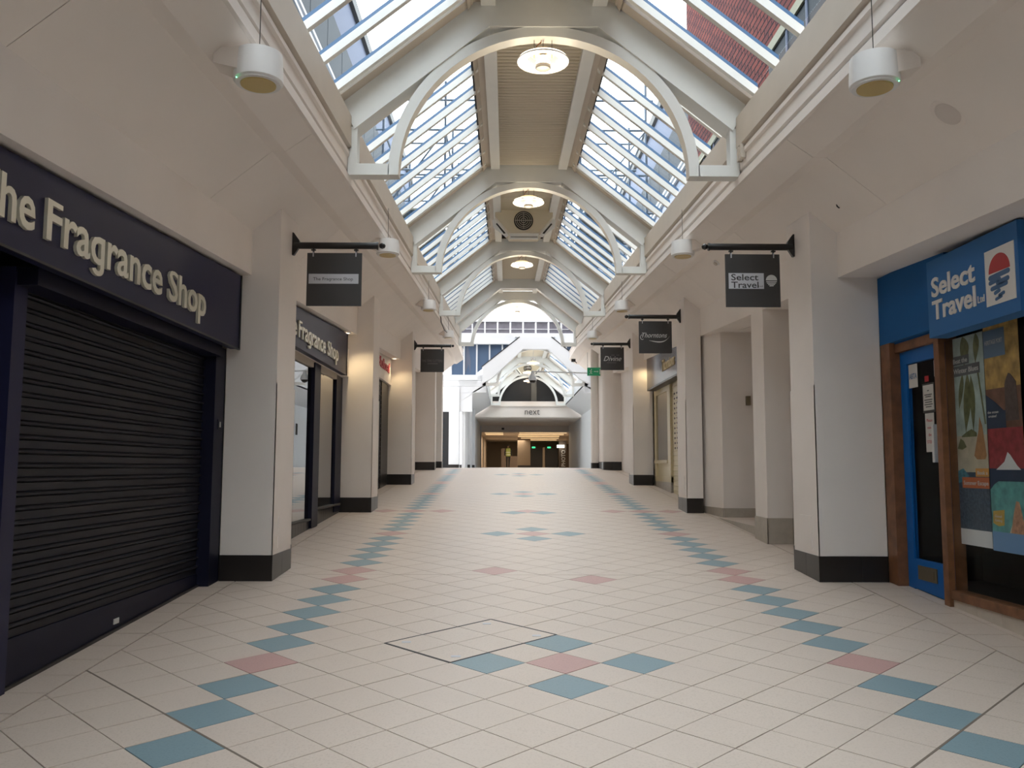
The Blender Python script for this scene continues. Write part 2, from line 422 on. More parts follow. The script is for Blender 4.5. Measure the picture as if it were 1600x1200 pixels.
# ================================================================== OUTER SHELL
PY = [8.05, 13.85, 19.6, 25.2]                            # front faces of the pillars
PD = 0.67
for side, nm in (('L', 'wall_left'), ('R', 'wall_right')):
    w = struct(nm)
    xo = -4.1 if side == 'L' else 4.9
    MB().box(min(xo, xo*1.03), max(xo, xo*1.03), -15, 31, -1.4, 6.2).build('outer_wall', 'dim', w)
    # bulkhead over the shopfronts: from its sloping lower edge up to the ceiling
    x0 = mx(-2.43, side); x1 = mx(-2.62, side) if side == 'L' else 3.60
    b = MB()
    for a, c in ((-15, 28.5), (28.5, 31.5)):
        b.hexa([(x0, a, 2.865+SL*min(a, 28.5)), (x1, a, 2.865+SL*min(a, 28.5)), (x1, c, 2.865+SL*min(c, 28.5)), (x0, c, 2.865+SL*min(c, 28.5)),
                (x0, a, zr(a)+1.80), (x1, a, zr(a)+1.80), (x1, c, zr(c)+1.80), (x0, c, zr(c)+1.80)])
    b.build('bulkhead', 'white', w)
    # flat lid over the shops, so no daylight gets behind the fascia
    MB().lprof([(mx(-1.75, side), 2.9), (mx(-1.75, side), 3.05), (xo, 3.05), (xo, 2.9)], [-15, 28.5, 31.5]).build('shop_roof', 'seal', w)
wb = struct('wall_back'); MB().box(-4.2, 5, -15.2, -15.0, -1.4, 6).build('back_wall', 'white', wb)
MB().box(-4.2, -2.6, 31.3, 31.5, 1, 6.4).build('end_wall', 'bright', struct('wall_end_left'))

# ================================================================== CEILING PANELS (sloping) and fascia trims
ceil = struct('ceiling')
cprof = [(-2.455, 1.78), (-1.935, 2.20), (-1.825, 2.20), (-1.59, 2.365)]
th = .035
for side in 'LR':
    pts = [(mx(x, side), h) for x, h in cprof]; top = [(x, h+th) for x, h in reversed(pts)]
    edges = [-14.9, -10.4, -7.5, -4.63, -1.75, 1.13, 4.0, 6.86, 9.74, 12.6, 15.5, 18.35, 21.25, 24.1, 27.0, 31.5]
    if side == 'R': edges = [-14.9, -10.4, -7.5, -4.63, -1.75, 1.13, 4.1, 6.95, 9.84, 12.7, 15.6, 18.45, 21.3, 24.2, 27.1, 31.5]
    for a, c in zip(edges[:-1], edges[1:]):
        st = [a+.003, c-.003] if not a < 28.5 < c else [a+.003, 28.5, c-.003]
        MB().lprof(pts+top, st).build('ceiling_panel', 'panel', ceil)
    MB().lprof([(x, h+.06) for x, h in pts]+[(x, h+.09) for x, h in reversed(pts)], [-15, 28.5, 31.5]).build('ceiling_backing', 'seal', ceil)
    tr = struct('trim_1' if side == 'L' else 'trim_2')
    prof = [(-1.66, 2.345), (-1.578, 2.358), (-1.578, 2.44), (-1.612, 2.455), (-1.612, 2.485), (-1.594, 2.50), (-1.594, 2.61), (-1.575, 2.63), (-1.575, 2.67), (-1.62, 2.68), (-1.66, 2.68)]
    MB().lprof([(mx(x, side), h) for x, h in prof], [-15, 28.5, 31.3]).build('fascia_moulding', 'white', tr)
    prof = [(-1.595, 2.70), (-1.558, 2.72), (-1.558, 3.03), (-1.66, 3.16), (-1.80, 3.16), (-1.80, 2.60), (-1.66, 2.60), (-1.66, 2.69), (-1.595, 2.69)]
    MB().lprof([(mx(x, side), h) for x, h in prof], [-15, 28.3]).build('eaves_beam', 'beige', tr)

# ================================================================== ROOF FRAMES
def arch_band(xc, h0, ro, ri, y0, y1, zfun, n=40):
    mb = MB(); vs = []; fs = []
    for i in range(n+1):
        a = pi*i/n
        for r in (ro, ri):
            k = 0.985 if 1 else 1
            for y in (y0, y1): vs.append((xc+r*cos(a), y, zfun(y0)+h0+r*sin(a)))
    for i in range(n):
        q = 4*i
        fs += [(q, q+4, q+5, q+1), (q+2, q+3, q+7, q+6), (q, q+2, q+6, q+4), (q+1, q+5, q+7, q+3)]
    fs += [(0, 1, 3, 2), (4*n, 4*n+2, 4*n+3, 4*n+1)]
    return mb.add(vs, fs)
def roof_frame(Y, xc, zfun, label, arch=True, group='arched frames along the glazed roof', depth=.25):
    z = zfun(Y)
    t = thing('arched_roof_frame' if arch else 'roof_frame', label, 'roof frame', (xc, Y, z+2.36), group)
    q = lambda x, h: (x-XC+xc, h)
    A_ = [(-1.67, 3.20), (-.35, 4.275)]; B_ = [(-1.53, 2.90), (-.88, 3.42), (-.18, 3.985)]; m_ = lambda L: [(2*XC-a, h) for a, h in L]
    poly = [q(*p) for p in A_+m_(A_)[::-1]+m_(B_)+B_[::-1]]
    MB().prism(poly, lambda x, h: (x, Y, z+h), lambda x, h: (x, Y+depth, z+h)).build('beam', 'steel', t)
    if arch:
        arch_band(xc, 2.435, 1.56, 1.455, Y+.02, Y+.17, zfun).build('arch', 'steel', t, smooth=True)
        for s in (-1, 1):
            xo, xi = xc+s*1.96, xc+s*1.55
            b = MB().box(min(xo, xi), max(xo, xi), Y+.02, Y+.17, z+2.435, z+2.55)
            b.box(min(xo, xo-s*.09), max(xo, xo-s*.09), Y+.02, Y+.17, z+2.55, z+2.93)
            b.build('bracket', 'steel', t)
    return t
FR = [2.5, 8.3, 14.0, 19.9, 25.7, 28.2]
names = {8.3: 'nearest large arched roof frame, cream steel, at the first pair of pillars', 14.0: 'second arched roof frame, cream steel, with pendant ring in front of the air unit',
         19.9: 'third arched roof frame, cream steel, beyond the air unit', 28.2: 'last arched frame of the first roof, opening on the bright atrium'}
for Y in FR:
    if Y == 25.7: roof_frame(Y, XC, zr, 'plain cream roof beam without an arch before the last arched frame', False)
    elif Y == 2.5: roof_frame(Y, XC, zr, 'cream roof beam overhead behind the viewer', False)
    else: roof_frame(Y, XC, zr, names[Y])

# ================================================================== GLAZING
nwin = [0]
def glaze(Ya, Yb, side, xc, zfun, n, first=.35, pane='glassroof', label=None):
    nwin[0] += 1
    w = struct('window_%d' % nwin[0], (0, 0, 0), label)
    sg = -1 if side == 'L' else 1
    X = lambda d: xc+sg*d                                 # d: distance from the axis
    gh = lambda d: 3.31+.80*(2.0-d)                    # height of the glass
    dA, dB = 2.06, .72
    ys = [Ya+first+(Yb-Ya)/n*k for k in range(n)] if n > 0 else []
    cuts = [Ya]+ys+[Yb]
    bw = .03
    # bars share one mesh
    me = me2 = None
    for y in ys:
        z = zfun(y)
        def bar(h0, h1, hw):
            P = [(X(dA), gh(dA)+h0), (X(dB), gh(dB)+h0), (X(dB), gh(dB)+h1), (X(dA), gh(dA)+h1)]
            return MB().prism(P, lambda a, h: (a, y-hw, z+h), lambda a, h: (a, y+hw, z+h))
        if me is None:
            o = bar(-.135, -.045, bw).build('glazing_bar', 'steel', w); me = o.data; o2 = bar(-.045, .0, .022).build('blue_gasket', 'barblue', o); me2 = o2.data; yb = y; zb = z
        else:
            o = bpy.data.objects.new('glazing_bar', me); COL.objects.link(o); o.parent = w; o.location = (0, y-yb, z-zb)
            o2 = bpy.data.objects.new('blue_gasket', me2); COL.objects.link(o2); o2.parent = o
    for a, c in zip(cuts[:-1], cuts[1:]):
        if c-a < .05: continue
        P = [(X(dA), gh(dA)), (X(dB), gh(dB)), (X(dB), gh(dB)+.008), (X(dA), gh(dA)+.008)]
        MB().prism(P, lambda x, h: (x, a+.004, zfun(a)+h), lambda x, h: (x, c-.004, zfun(c)+h)).build('pane', pane, w)
    P = [(X(dA), gh(dA)-.13), (X(dB), gh(dB)-.13), (X(dB), gh(dB)-.01), (X(dA), gh(dA)-.01)]
    MB().prism(P, lambda x, h: (x, Yb-.17, zfun(Yb)+h), lambda x, h: (x, Yb-.02, zfun(Yb)+h)).build('edge_board', 'beige', w)
    # top purlin with dark upstand
    P = [(X(.77), 4.14), (X(.77), 4.30), (X(.63), 4.36), (X(.63), 4.25), (X(.72), 4.235)]
    MB().lprof(P, [Ya+.25, Yb], zfun).build('ridge_purlin', 'beige', w)
    P = [(X(.80), 4.18), (X(.80), 4.25), (X(.77), 4.27), (X(.77), 4.18)]
    MB().lprof(P, [Ya+.25, Yb], zfun).build('dark_seal', 'seal', w)
    return w
def ridge(Ya, Yb, xc, zfun, cap='seal', y_end=None):
    t = struct('trim_%d' % (10+int(Ya*3)))
    for s in (-1, 1):
        a, c = xc+s*.49, xc+s*.64
        MB().lprof([(a, 4.20), (c, 4.20), (c, 4.34), (a, 4.34)], [Ya+.25, Yb], zfun).build('ridge_board', 'steel', t)
    MB().lprof([(xc-.64, 4.38), (xc+.64, 4.38), (xc+.80, 4.40), (xc, 4.5), (xc-.80, 4.40)], [Ya, Yb+.25], zfun).build('ridge_cap', cap, t)
    ye = y_end or Yb
    MB().lprof([(xc-.30, 4.315), (xc+.30, 4.315), (xc+.30, 4.33), (xc-.30, 4.33)], [Ya+.25, ye], zfun).build('light_board', 'ridge2', t)
    b = MB(); y = Ya+.27
    while y < ye-.03:
        z = zfun(y)
        b.prism([(y, 4.285), (y+.012, 4.268), (y+.028, 4.268), (y+.040, 4.285), (y+.040, 4.30), (y, 4.30)], lambda q, h: (xc-.49, q, z+h), lambda q, h: (xc+.49, q, z+h)); y += .096
    b.build('ridge_slats', 'ridge', t, kind='stuff')
    MB().lprof([(xc-.49, 4.35), (xc+.49, 4.35), (xc+.49, 4.365), (xc-.49, 4.365)], [Ya+.25, ye], zfun).build('dark_recess', 'tan2', t)
for Ya, Yb in ((-15, -9.1), (-9.1, -3.3)):
    glaze(Ya, Yb, 'L', XC, zr, 3, 1.2); glaze(Ya, Yb, 'R', XC, zr, 3, 1.2); ridge(Ya, Yb, XC, zr)
glaze(-3.3, 2.5, 'L', XC, zr, 9); glaze(-3.3, 2.5, 'R', XC, zr, 9)
ridge(-3.3, 2.5, XC, zr)
for i in range(1, 5):
    Ya, Yb = FR[i-1], FR[i]
    n = 9
    glaze(Ya, Yb, 'L', XC, zr, n); glaze(Ya, Yb, 'R', XC, zr, n)
    ridge(Ya, Yb, XC, zr, y_end=16.2 if Ya == 14.0 else None)
glaze(25.7, 28.2, 'L', XC, zr, 2, .7); glaze(25.7, 28.2, 'R', XC, zr, 2, .7); ridge(25.7, 28.2, XC, zr)

# ================================================================== PILLARS
def pillar(xi, xo, Y, label, plinth='black', hp=.235, guard=True, ytiles=(), D=PD, top=None):
    s = 1 if xo > xi else -1
    t = thing('pillar', label, None, ((xi+xo)/2, Y, zf(Y)), None, 'structure')
    z0 = zf(Y)-.05; ztop = zr(Y)+(top if top else 1.82+.80*min(.32, abs(xi-mx(-2.43, 'L' if s < 0 else 'R'))))
    e = .012
    MB().box(min(xi, xo), max(xi, xo), Y, Y+D, z0, ztop+.12).build('shaft', 'white', t)
    zp = zf(Y)+hp
    # plinth tiles: front and inner face, each tile a piece
    cuts = [min(xi, xo)-(e if s > 0 else 0), *ytiles, max(xi, xo)+(e if s < 0 else 0)]
    for a, c in zip(cuts[:-1], cuts[1:]):
        MB().box(a+.001, c-.001, Y-e, Y, z0, zp).build('plinth_tile', plinth, t)
    ym = Y+D/2
    for a, c in ((Y-e, ym-.001), (ym+.001, Y+D)):
        MB().box(min(xi, xi-s*e), max(xi, xi-s*e), a+.001, c, z0, zp).build('plinth_tile', plinth, t)
    MB().box(min(xi-s*e, xo), max(xi-s*e, xo), Y+D, Y+D+e, z0, zf(Y+D)+hp).build('plinth_tile', plinth, t)
    if guard:
        g = .008; h = 1.83; zt = zf(Y)+h
        b = MB(); b.box(min(xi-s*g, xi+s*.085), max(xi-s*g, xi+s*.085), Y-g, Y, zp, zt)
        b.box(min(xi-s*g, xi), max(xi-s*g, xi), Y-g, Y+D+g, zp, zt)
        b.box(min(xi-s*g, xi+s*.085), max(xi-s*g, xi+s*.085), Y+D, Y+D+g, zp, zt); b.build('corner_guard', 'white', t)
        xa = xi-s*g; b = MB().box(min(xa, xa-s*.006), max(xa, xa-s*.006), Y+.16, Y+.46, zp+.05, zp+.36); b.build('access_plate', 'white', t)
    return t
L_in, R_in = -2.162, 2.912
pillar(L_in, -2.64, PY[0], 'white pillar with black tiled foot beside the big dark roller shutter')
pillar(R_in, 3.545, PY[0], 'white pillar with black tiled foot beside the blue travel shop door', ytiles=(3.30,))
pillar(L_in, -2.69, PY[1], 'second white pillar along the navy framed shop window')
pillar(R_in, 3.17, PY[1], 'second white pillar carrying the script sign at the recessed entrance')
pillar(L_in, -2.70, PY[2], 'third white pillar past the shop with red lettering')
pillar(R_in, 3.36, PY[2], 'third white pillar at the far end of the cream shopfront')
pillar(-2.10, -2.75, PY[3], 'fourth white pillar at the top of the ramp under the square charcoal sign', D=.5)
pillar(-2.0, -2.6, 26.6, 'narrow white pier just behind the fourth pillar, before the bright atrium', D=.5, guard=False, hp=.2)
# blank wall between the pillars 3 and 4 on the left
MB().box(-2.72, -2.66, 20.3, 25.2, .9, 4.5).build('wall_left', 'white').__setitem__('kind', 'structure')

# rounded white pier on the right at the top of the ramp, and a round column before it
def rounded(name, xa, xb, ya, yb, r, z0, z1, m, parent, grow=0.0, n=10):
    pts = []
    xa -= grow; ya -= grow
    for i in range(n+1):
        a = pi+pi/2*i/n; pts.append((xa+r+r*cos(a), ya+r+r*sin(a)))
    pts += [(xb, ya), (xb, yb), (xa, yb)]
    return MB().prism(pts, lambda x, y: (x, y, z0), lambda x, y: (x, y, z1)).build(name, m, parent, smooth=True)
t = thing('pillar', 'broad rounded white pier with tall black plinth near the green exit sign', None, (3.0, 25.3, zf(25.3)), None, 'structure')
rounded('shaft', 2.87, 3.7, 25.3, 28.0, .35, 1.3, 5.0, 'white', t); rounded('plinth', 2.87, 3.7, 25.3, 28.0, .36, 1.3, zf(25.3)+.25, 'black', t, .015)
t = thing('round_column', 'slim round white column left of the broad rounded pier', 'column', (2.79, 26.6, 1.47))
MB().lathe((2.79, 26.7, 0), [(.15, 1.4), (.15, 5.2)], 28).build('shaft', 'white', t, smooth=True)
MB().lathe((2.79, 26.7, 0), [(.162, 1.4), (.162, 1.64)], 28).build('plinth', 'black', t, smooth=True)

# ================================================================== LEFT: BIG SHUTTERED SHOP
sg = thing('shop_sign', 'long navy shop sign with cream letters above the big roller shutter', 'shop sign', (-2.46, 4, 2.6), 'navy shop name signs')
P = [(-3.5, 2.592), (7.96, 2.592), (7.96, 2.842+SL*7.96), (-3.5, 2.842-SL*3.5)]
MB().prism(P, lambda y, z: (-2.50, y, z), lambda y, z: (-2.58, y, z)).build('panel', 'navy', sg)
MB().box(-2.505, -2.488, 7.945, 7.965, 2.585, 3.286).build('edge_trim', 'sblack', sg)
MB().box(-2.504, -2.49, -3.5, 7.96, 2.580, 2.594).build('edge_trim', 'sblack', sg)
text('lettering', 'The', 'L', (-2.49, 3.89, 2.725), .535, .228, 'letters', sg, depth=.010, bold=.016, xh=1.13)
text('lettering', 'Fragrance Shop', 'L', (-2.49, 4.54, 2.725), 2.465, .228, 'letters', sg, depth=.010, bold=.016, xh=1.13)
MB().box(-2.56, -3.0, -3.5, 8.05, 2.9, 3.0).build('soffit', 'white', bpy.data.objects['wall_left'])
sh = thing('roller_shutter', 'large dark slatted roller shutter closed over the shop at the near left', 'roller shutter', (-2.75, 6.2, .35))
XS = -2.76
prof = [(0, .004), (.002, .048), (-.004, .051), (.012, .056), (.020, .063), (.020, .068), (.012, .075), (-.006, .0805), (-.016, .0805), (-.016, 0), (-.004, 0)]
sm = None; z = .545; k = 0
while z < 2.52:
    if sm is None:
        o = MB().prism(prof, lambda x, h: (XS+x, 4.80, .545+h), lambda x, h: (XS+x, 7.80, .545+h)).build('slat', 'slat', sh); sm = o.data
    else:
        o = bpy.data.objects.new('slat', sm); COL.objects.link(o); o.parent = sh; o.location = (0, 0, z-.545)
    z += .081
P = [(4.80, zf(4.8)+.012), (7.80, zf(7.8)+.012), (7.80, .545), (4.80, .545)]
MB().prism(P, lambda y, z: (XS+.012, y, z), lambda y, z: (XS-.03, y, z)).build('bottom_rail', 'navy2', sh)
P = [(4.80, zf(4.8)), (7.80, zf(7.8)), (7.80, zf(7.8)+.02), (4.80, zf(4.8)+.02)]
MB().prism(P, lambda y, z: (XS+.03, y, z), lambda y, z: (XS-.03, y, z)).build('rubber_seal', 'sblack', sh)
MB().box(XS+.012, XS+.018, 6.16, 6.24, .395, .432).build('latch_plate', 'silver2', sh)
MB().box(-2.645, -2.82, 7.78, 8.045, .35, 2.6).build('guide_rail', 'navy2', sh)
MB().box(-2.715, -2.80, 4.68, 4.81, .1, 2.6).build('guide_rail', 'navy', sh)
MB().box(-2.60, -2.95, 4.7, 7.8, 2.50, 2.60).build('shutter_housing', 'navy2', sh)
kb = MB().box(-2.64, -2.70, 7.88, 7.98, 1.84, 1.93).build('key_switch_box', 'navy2', sh)
MB().box(-2.636, -2.642, 7.915, 7.945, 1.86, 1.91).build('key_plate', 'silver2', kb)
sh2 = thing('shop_window_panel', 'dark navy glazed panel at the left edge before the roller shutter', 'shop window', (-2.78, 1, .1))
MB().box(-2.80, -2.86, -14.9, 4.68, -.3, 2.6).build('pane', 'slat', sh2)
MB().box(-2.76, -2.82, -14.9, 4.68, -.3, .45).build('bottom_rail', 'navy2', sh2)
MB().box(-2.82, -3.6, 8.0, 8.72, .3, 3.3).build('return_wall', 'white', bpy.data.objects['wall_left'])

# ================================================================== LEFT: SECOND SHOP, NAVY FRAME
sg2 = thing('shop_sign', 'shorter navy shop sign with cream letters over the second shop window', 'shop sign', (-2.46, 11, 2.95), 'navy shop name signs')
P = [(8.75, 2.925), (13.37, 2.925), (13.37, 2.835+SL*13.37), (8.75, 2.835+SL*8.75)]
MB().prism(P, lambda y, z: (-2.50, y, z), lambda y, z: (-2.58, y, z)).build('panel', 'navy', sg2)
MB().box(-2.503, -2.492, 13.355, 13.38, 2.92, 3.58).build('edge_trim', 'sblack', sg2)
text('lettering', 'The', 'L', (-2.49, 9.54, 3.05), .525, .205, 'letters', sg2, depth=.010, bold=.016, xh=1.13)
text('lettering', 'Fragrance Shop', 'L', (-2.49, 10.17, 3.05), 2.43, .205, 'letters', sg2, depth=.010, bold=.016, xh=1.13)
MB().box(-2.56, -3.0, 8.72, 13.85, 2.95, 3.4).build('soffit', 'white', bpy.data.objects['wall_left'])
wd = thing('shop_window', 'tall shop window in a navy frame reflecting the white pillar', 'shop window', (-2.68, 11, .7))
XG = -2.68
MB().box(XG-.05, XG+.03, 13.36, 13.84, .80, 2.93).build('frame_post', 'navy2', wd)
MB().box(XG-.05, XG+.05, 11.75, 12.12, .67, 2.93).build('frame_post', 'navy2', wd)
MB().box(XG-.05, XG+.03, 8.72, 8.95, .60, 2.93).build('frame_post', 'navy2', wd)
MB().box(XG-.05, XG+.03, 8.9, 13.4, 2.86, 2.97).build('frame_head', 'beige', wd)
MB().box(XG-.05, XG+.04, 12.12, 13.84, .895, .925).build('sill', 'dim', wd)
MB().box(XG-.05, XG+.04, 8.72, 11.75, .775, .80).build('sill', 'dim', wd)
MB().box(XG-.008, XG, 12.12, 13.36, .925, 2.86).build('pane', 'glassshop', wd)
MB().box(XG-.008, XG, 8.95, 11.75, .80, 2.86).build('pane', 'glassshop', wd)
for (a, c, zt) in ((8.72, 11.76, .765), (11.76, 13.84, .88)):
    y = a
    while y < c-.02:
        y1 = min(y+.152, c)
        MB().box(XG-.05, XG+.015, y+.002, y1-.002, .45, zt).build('riser_tile', 'black', wd); y = y1
MB().box(-3.6, -3.5, 8.72, 13.85, .3, 3.2).build('shop_back', 'dim', bpy.data.objects['wall_left'])
MB().box(-3.6, -2.73, 13.85, 13.95, .3, 3.4).build('shop_side', 'dim', bpy.data.objects['wall_left'])
MB().box(-3.6, -2.73, 8.72, 13.85, .60, .76).build('display_floor', 'dim', bpy.data.objects['wall_left'])

# ================================================================== LEFT: THIRD SHOP, RED LETTERS
sg3 = thing('shop_fascia', 'white shop fascia with small red lettering and name sign above a dark shutter', 'shop sign', (-2.64, 17, 3.4))
MB().box(-2.64, -2.70, 14.5, 19.6, 3.36, 3.93).build('panel', 'white', sg3)
text('lettering', 'Blufloral', 'L', (-2.635, 17.55, 3.60), 1.65, .22, 'redtext', sg3, depth=.01, bold=.02)
sh3 = thing('roller_shutter', 'narrow dark roller shutter between the second and third pillars', 'roller shutter', (-2.72, 17, .9))
MB().box(-2.70, -2.78, 18.55, 19.62, .9, 3.36).build('guide_panel', 'sblack', sh3)
z = .95; sm = None
while z < 3.36:
    if sm is None:
        o = MB().prism([(0, 0), (0, .07), (.012, .08), (.012, .095), (0, .10), (-.02, .10), (-.02, 0)], lambda x, h: (-2.72+x, 14.5, .95+h), lambda x, h: (-2.72+x, 18.55, .95+h)).build('slat', 'slat', sh3); sm = o.data
    else:
        o = bpy.data.objects.new('slat', sm); COL.objects.link(o); o.parent = sh3; o.location = (0, 0, z-.95)
    z += .10
MB().box(-2.66, -3.0, 14.5, 19.6, 3.92, 4.0).build('soffit', 'white', bpy.data.objects['wall_left'])

# ================================================================== RIGHT: TRAVEL SHOP
tf = thing('shop_sign', 'blue travel shop sign box with white lettering and a red sun emblem', 'shop sign', (3.45, 6.5, 2.6))
MB().box(3.545, 3.60, 6.80, 8.045, 2.655, 3.30).build('fascia_panel', 'blue', tf)
MB().box(3.55, 3.60, -14.9, 5.75, 2.655, 3.20).build('fascia_panel', 'blue', tf)
MB().box(3.42, 3.57, 5.60, 6.84, 2.545, 3.165).build('sign_box', 'blue2', tf)
oR = (3.42, 6.84)
text('lettering', 'Select', 'R', (3.417, 6.765, 2.865), .635, .155, 'print_white', tf, bold=.022)
text('lettering', 'Travel', 'R', (3.417, 6.765, 2.68), .635, .155, 'print_white', tf, bold=.022)
text('lettering', 'Ltd', 'R', (3.417, 6.105, 2.69), .085, .055, 'print_white', tf)
quad('R', oR, .845, 1.20, 2.64, 3.035, 0, .004).build('emblem_panel', 'print_white', tf)
em = bpy.data.objects[[o.name for o in tf.children if o.name.startswith('emblem_panel')][0]]
pts = [(1.02+.128*cos(a), 2.865+.125*sin(a)) for a in [pi*i/20 for i in range(21)]]
flatpoly('R', oR, pts, .004, .006).build('sun', 'print_red', em)
b = MB(); oW = (3.42, 6.84-.055)
for (u0, u1, v, w) in ((.83, 1.09, 2.835, .022), (.83, .98, 2.80, .02), (.92, 1.08, 2.785, .022), (.85, 1.06, 2.755, .02), (.89, .97, 2.72, .018), (.94, 1.02, 2.695, .016), (.90, .99, 2.675, .014)):
    pts = []
    for i in range(9): a = -pi/2+pi*i/8; pts.append((u1-w+w*cos(a), v+w*.8*sin(a)+.01))
    for i in range(9): a = pi/2+pi*i/8; pts.append((u0+w+w*cos(a), v+w*.8*sin(a)))
    flatpoly('R', oW, pts, .004, .006, b)
b.build('waves', 'print_blue', em)

XW = 3.62
dr = thing('shop_door', 'bright blue glazed shop door with letter plate and paper notices', 'door', (3.66, 7.5, .4))
MB().box(3.645, 3.69, 7.74, 7.86, .43, 2.56).build('stile', 'bdoor', dr)
MB().box(3.645, 3.69, 7.08, 7.18, .38, 2.56).build('stile', 'bdoor', dr)
MB().box(3.645, 3.69, 7.18, 7.74, 2.44, 2.56).build('top_rail', 'bdoor', dr)
P = [(7.18, zf(7.18)+.01), (7.74, zf(7.74)+.01), (7.74, .70), (7.18, .70)]
MB().prism(P, lambda y, z: (3.645, y, z), lambda y, z: (3.69, y, z)).build('bottom_rail', 'bdoor', dr)
MB().box(3.662, 3.668, 7.18, 7.74, .70, 2.44).build('pane', 'glasstravel', dr)
lp = MB().box(3.636, 3.645, 7.33, 7.66, .53, .65).build('letter_plate', 'brass', dr)
MB().box(3.632, 3.636, 7.37, 7.62, .555, .625).build('letter_flap', 'brass', lp)
MB().box(3.60, 3.645, 7.205, 7.24, 1.55, 1.87).build('handle', 'silver2', dr)
n1 = MB().box(3.655, 3.660, 7.27, 7.48, 1.98, 2.235).build('framed_notice', 'ink', dr)
MB().box(3.6535, 3.655, 7.285, 7.465, 2.0, 2.22).build('notice_paper', 'paper', n1)
b = MB()
for j, (v, w) in enumerate(((2.17, .03), (2.135, .13), (2.118, .10), (2.09, .14), (2.07, .12), (2.05, .14), (2.03, .10))):
    b.box(3.6525, 3.6535, 7.375-w/2, 7.375+w/2, v-.004, v+.004)
b.build('notice_text', 'ink', n1)
n2 = MB().box(3.655, 3.659, 7.30, 7.45, 1.64, 1.975).build('steps_notice', 'paper', dr)
for j, s in enumerate(('Please', 'mind', 'the', 'STEPS')):
    w = (.10, .08, .05, .11)[j]
    text('lettering', s, 'R', (3.6545, 7.375+w/2, 1.90-.062*j), w, .028, 'print_red', n2, depth=.0005)
st = MB().box(3.655, 3.659, 7.56, 7.72, 2.22, 2.43).build('sticker', 'paper', dr)
text('lettering', 'ABTA', 'R', (3.6545, 7.71, 2.30), .14, .05, 'print_blue', st, depth=.0005, bold=.02)
MB().box(3.655, 3.658, 7.19, 7.26, 2.28, 2.42).build('sticker', 'silver', dr)
MB().box(3.655, 3.658, 7.36, 7.43, 2.25, 2.30).build('sticker', 'print_red', dr)

wf = thing('shop_window', 'travel shop window in a brown wooden frame above beige riser tiles', 'shop window', (3.62, 6, .4))
MB().box(3.55, 3.70, 7.86, 8.045, .40, 2.66).build('frame_post', 'wood', wf)
MB().box(3.60, 3.70, 7.08, 7.87, 2.56, 2.64).build('frame_head', 'wood', wf)
MB().box(3.57, 3.72, 7.00, 7.085, .37, 2.60).build('frame_post', 'wood', wf)
for a, c in ((3.2, 7.0), (-14.9, 3.1)):
    MB().box(3.58, 3.70, a, c, .455, .525).build('bottom_rail', 'wood', wf)
    MB().box(XW, XW+.006, a, c, .525, 2.54).build('pane', 'glasstravel', wf)
MB().box(3.57, 3.72, 3.1, 3.2, .1, 2.60).build('frame_post', 'wood', wf)
y = 7.0
while y > 2.3:
    y1 = y-.34; P = [(y1+.003, zf(y1)-.02), (y-.003, zf(y)-.02), (y-.003, .455), (y1+.003, .455)]
    MB().prism(P, lambda yy, z: (3.60, yy, z), lambda yy, z: (3.66, yy, z)).build('riser_tile', 'rtile', wf); y = y1
MB().box(3.62, 3.70, -14.9, 2.3, -.3, .455).build('riser', 'ptile', wf)
wr = bpy.data.objects['wall_right']
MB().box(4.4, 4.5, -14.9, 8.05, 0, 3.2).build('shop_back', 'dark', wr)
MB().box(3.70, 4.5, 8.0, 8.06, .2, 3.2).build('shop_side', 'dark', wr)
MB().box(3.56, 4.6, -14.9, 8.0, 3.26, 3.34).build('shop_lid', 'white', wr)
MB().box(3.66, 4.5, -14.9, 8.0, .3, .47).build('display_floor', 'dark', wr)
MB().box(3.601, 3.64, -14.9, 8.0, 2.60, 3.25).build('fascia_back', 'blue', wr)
# posters behind the glass -------------------------------------------------
pm = {k: mat('poster_'+k, tuple(min(.8, q*1.7) for q in c), 0.6, noise=nn, nscale=ns) for k, c, nn, ns in (
    ('sky', (0.33, 0.40, 0.37), .4, 9), ('sand', (0.36, 0.32, 0.24), .25, 8), ('palm', (0.13, 0.14, 0.06), .5, 14), ('label', (0.075, 0.08, 0.085), 0, 1),
    ('orange', (0.42, 0.20, 0.05), 0, 1), ('rust', (0.36, 0.10, 0.04), 0, 1), ('coral', (0.05, 0.08, 0.12), .6, 40), ('whitep', (0.55, 0.52, 0.50), 0, 1),
    ('boat', (0.30, 0.15, 0.06), .3, 20), ('header', (0.09, 0.14, 0.21), 0, 1), ('sunset', (0.55, 0.29, 0.09), .65, 9), ('dusk', (0.16, 0.075, 0.05), .5, 8),
    ('tower', (0.085, 0.06, 0.055), .4, 20), ('night', (0.02, 0.035, 0.07), .3, 5), ('red', (0.27, 0.035, 0.04), .5, 14), ('teal', (0.10, 0.30, 0.29), .45, 12),
    ('strip', (0.11, 0.21, 0.36), 0, 1), ('skinp', (0.42, 0.22, 0.13), .5, 25), ('tagc', (0.40, 0.27, 0.06), .2, 10), ('text', (0.5, 0.5, 0.5), 0, 1), ('pier', (0.50, 0.36, 0.27), .2, 10), ('reef', (.06, .2, .26), .5, 30))}
for k in pm: M['p_'+k] = pm[k]
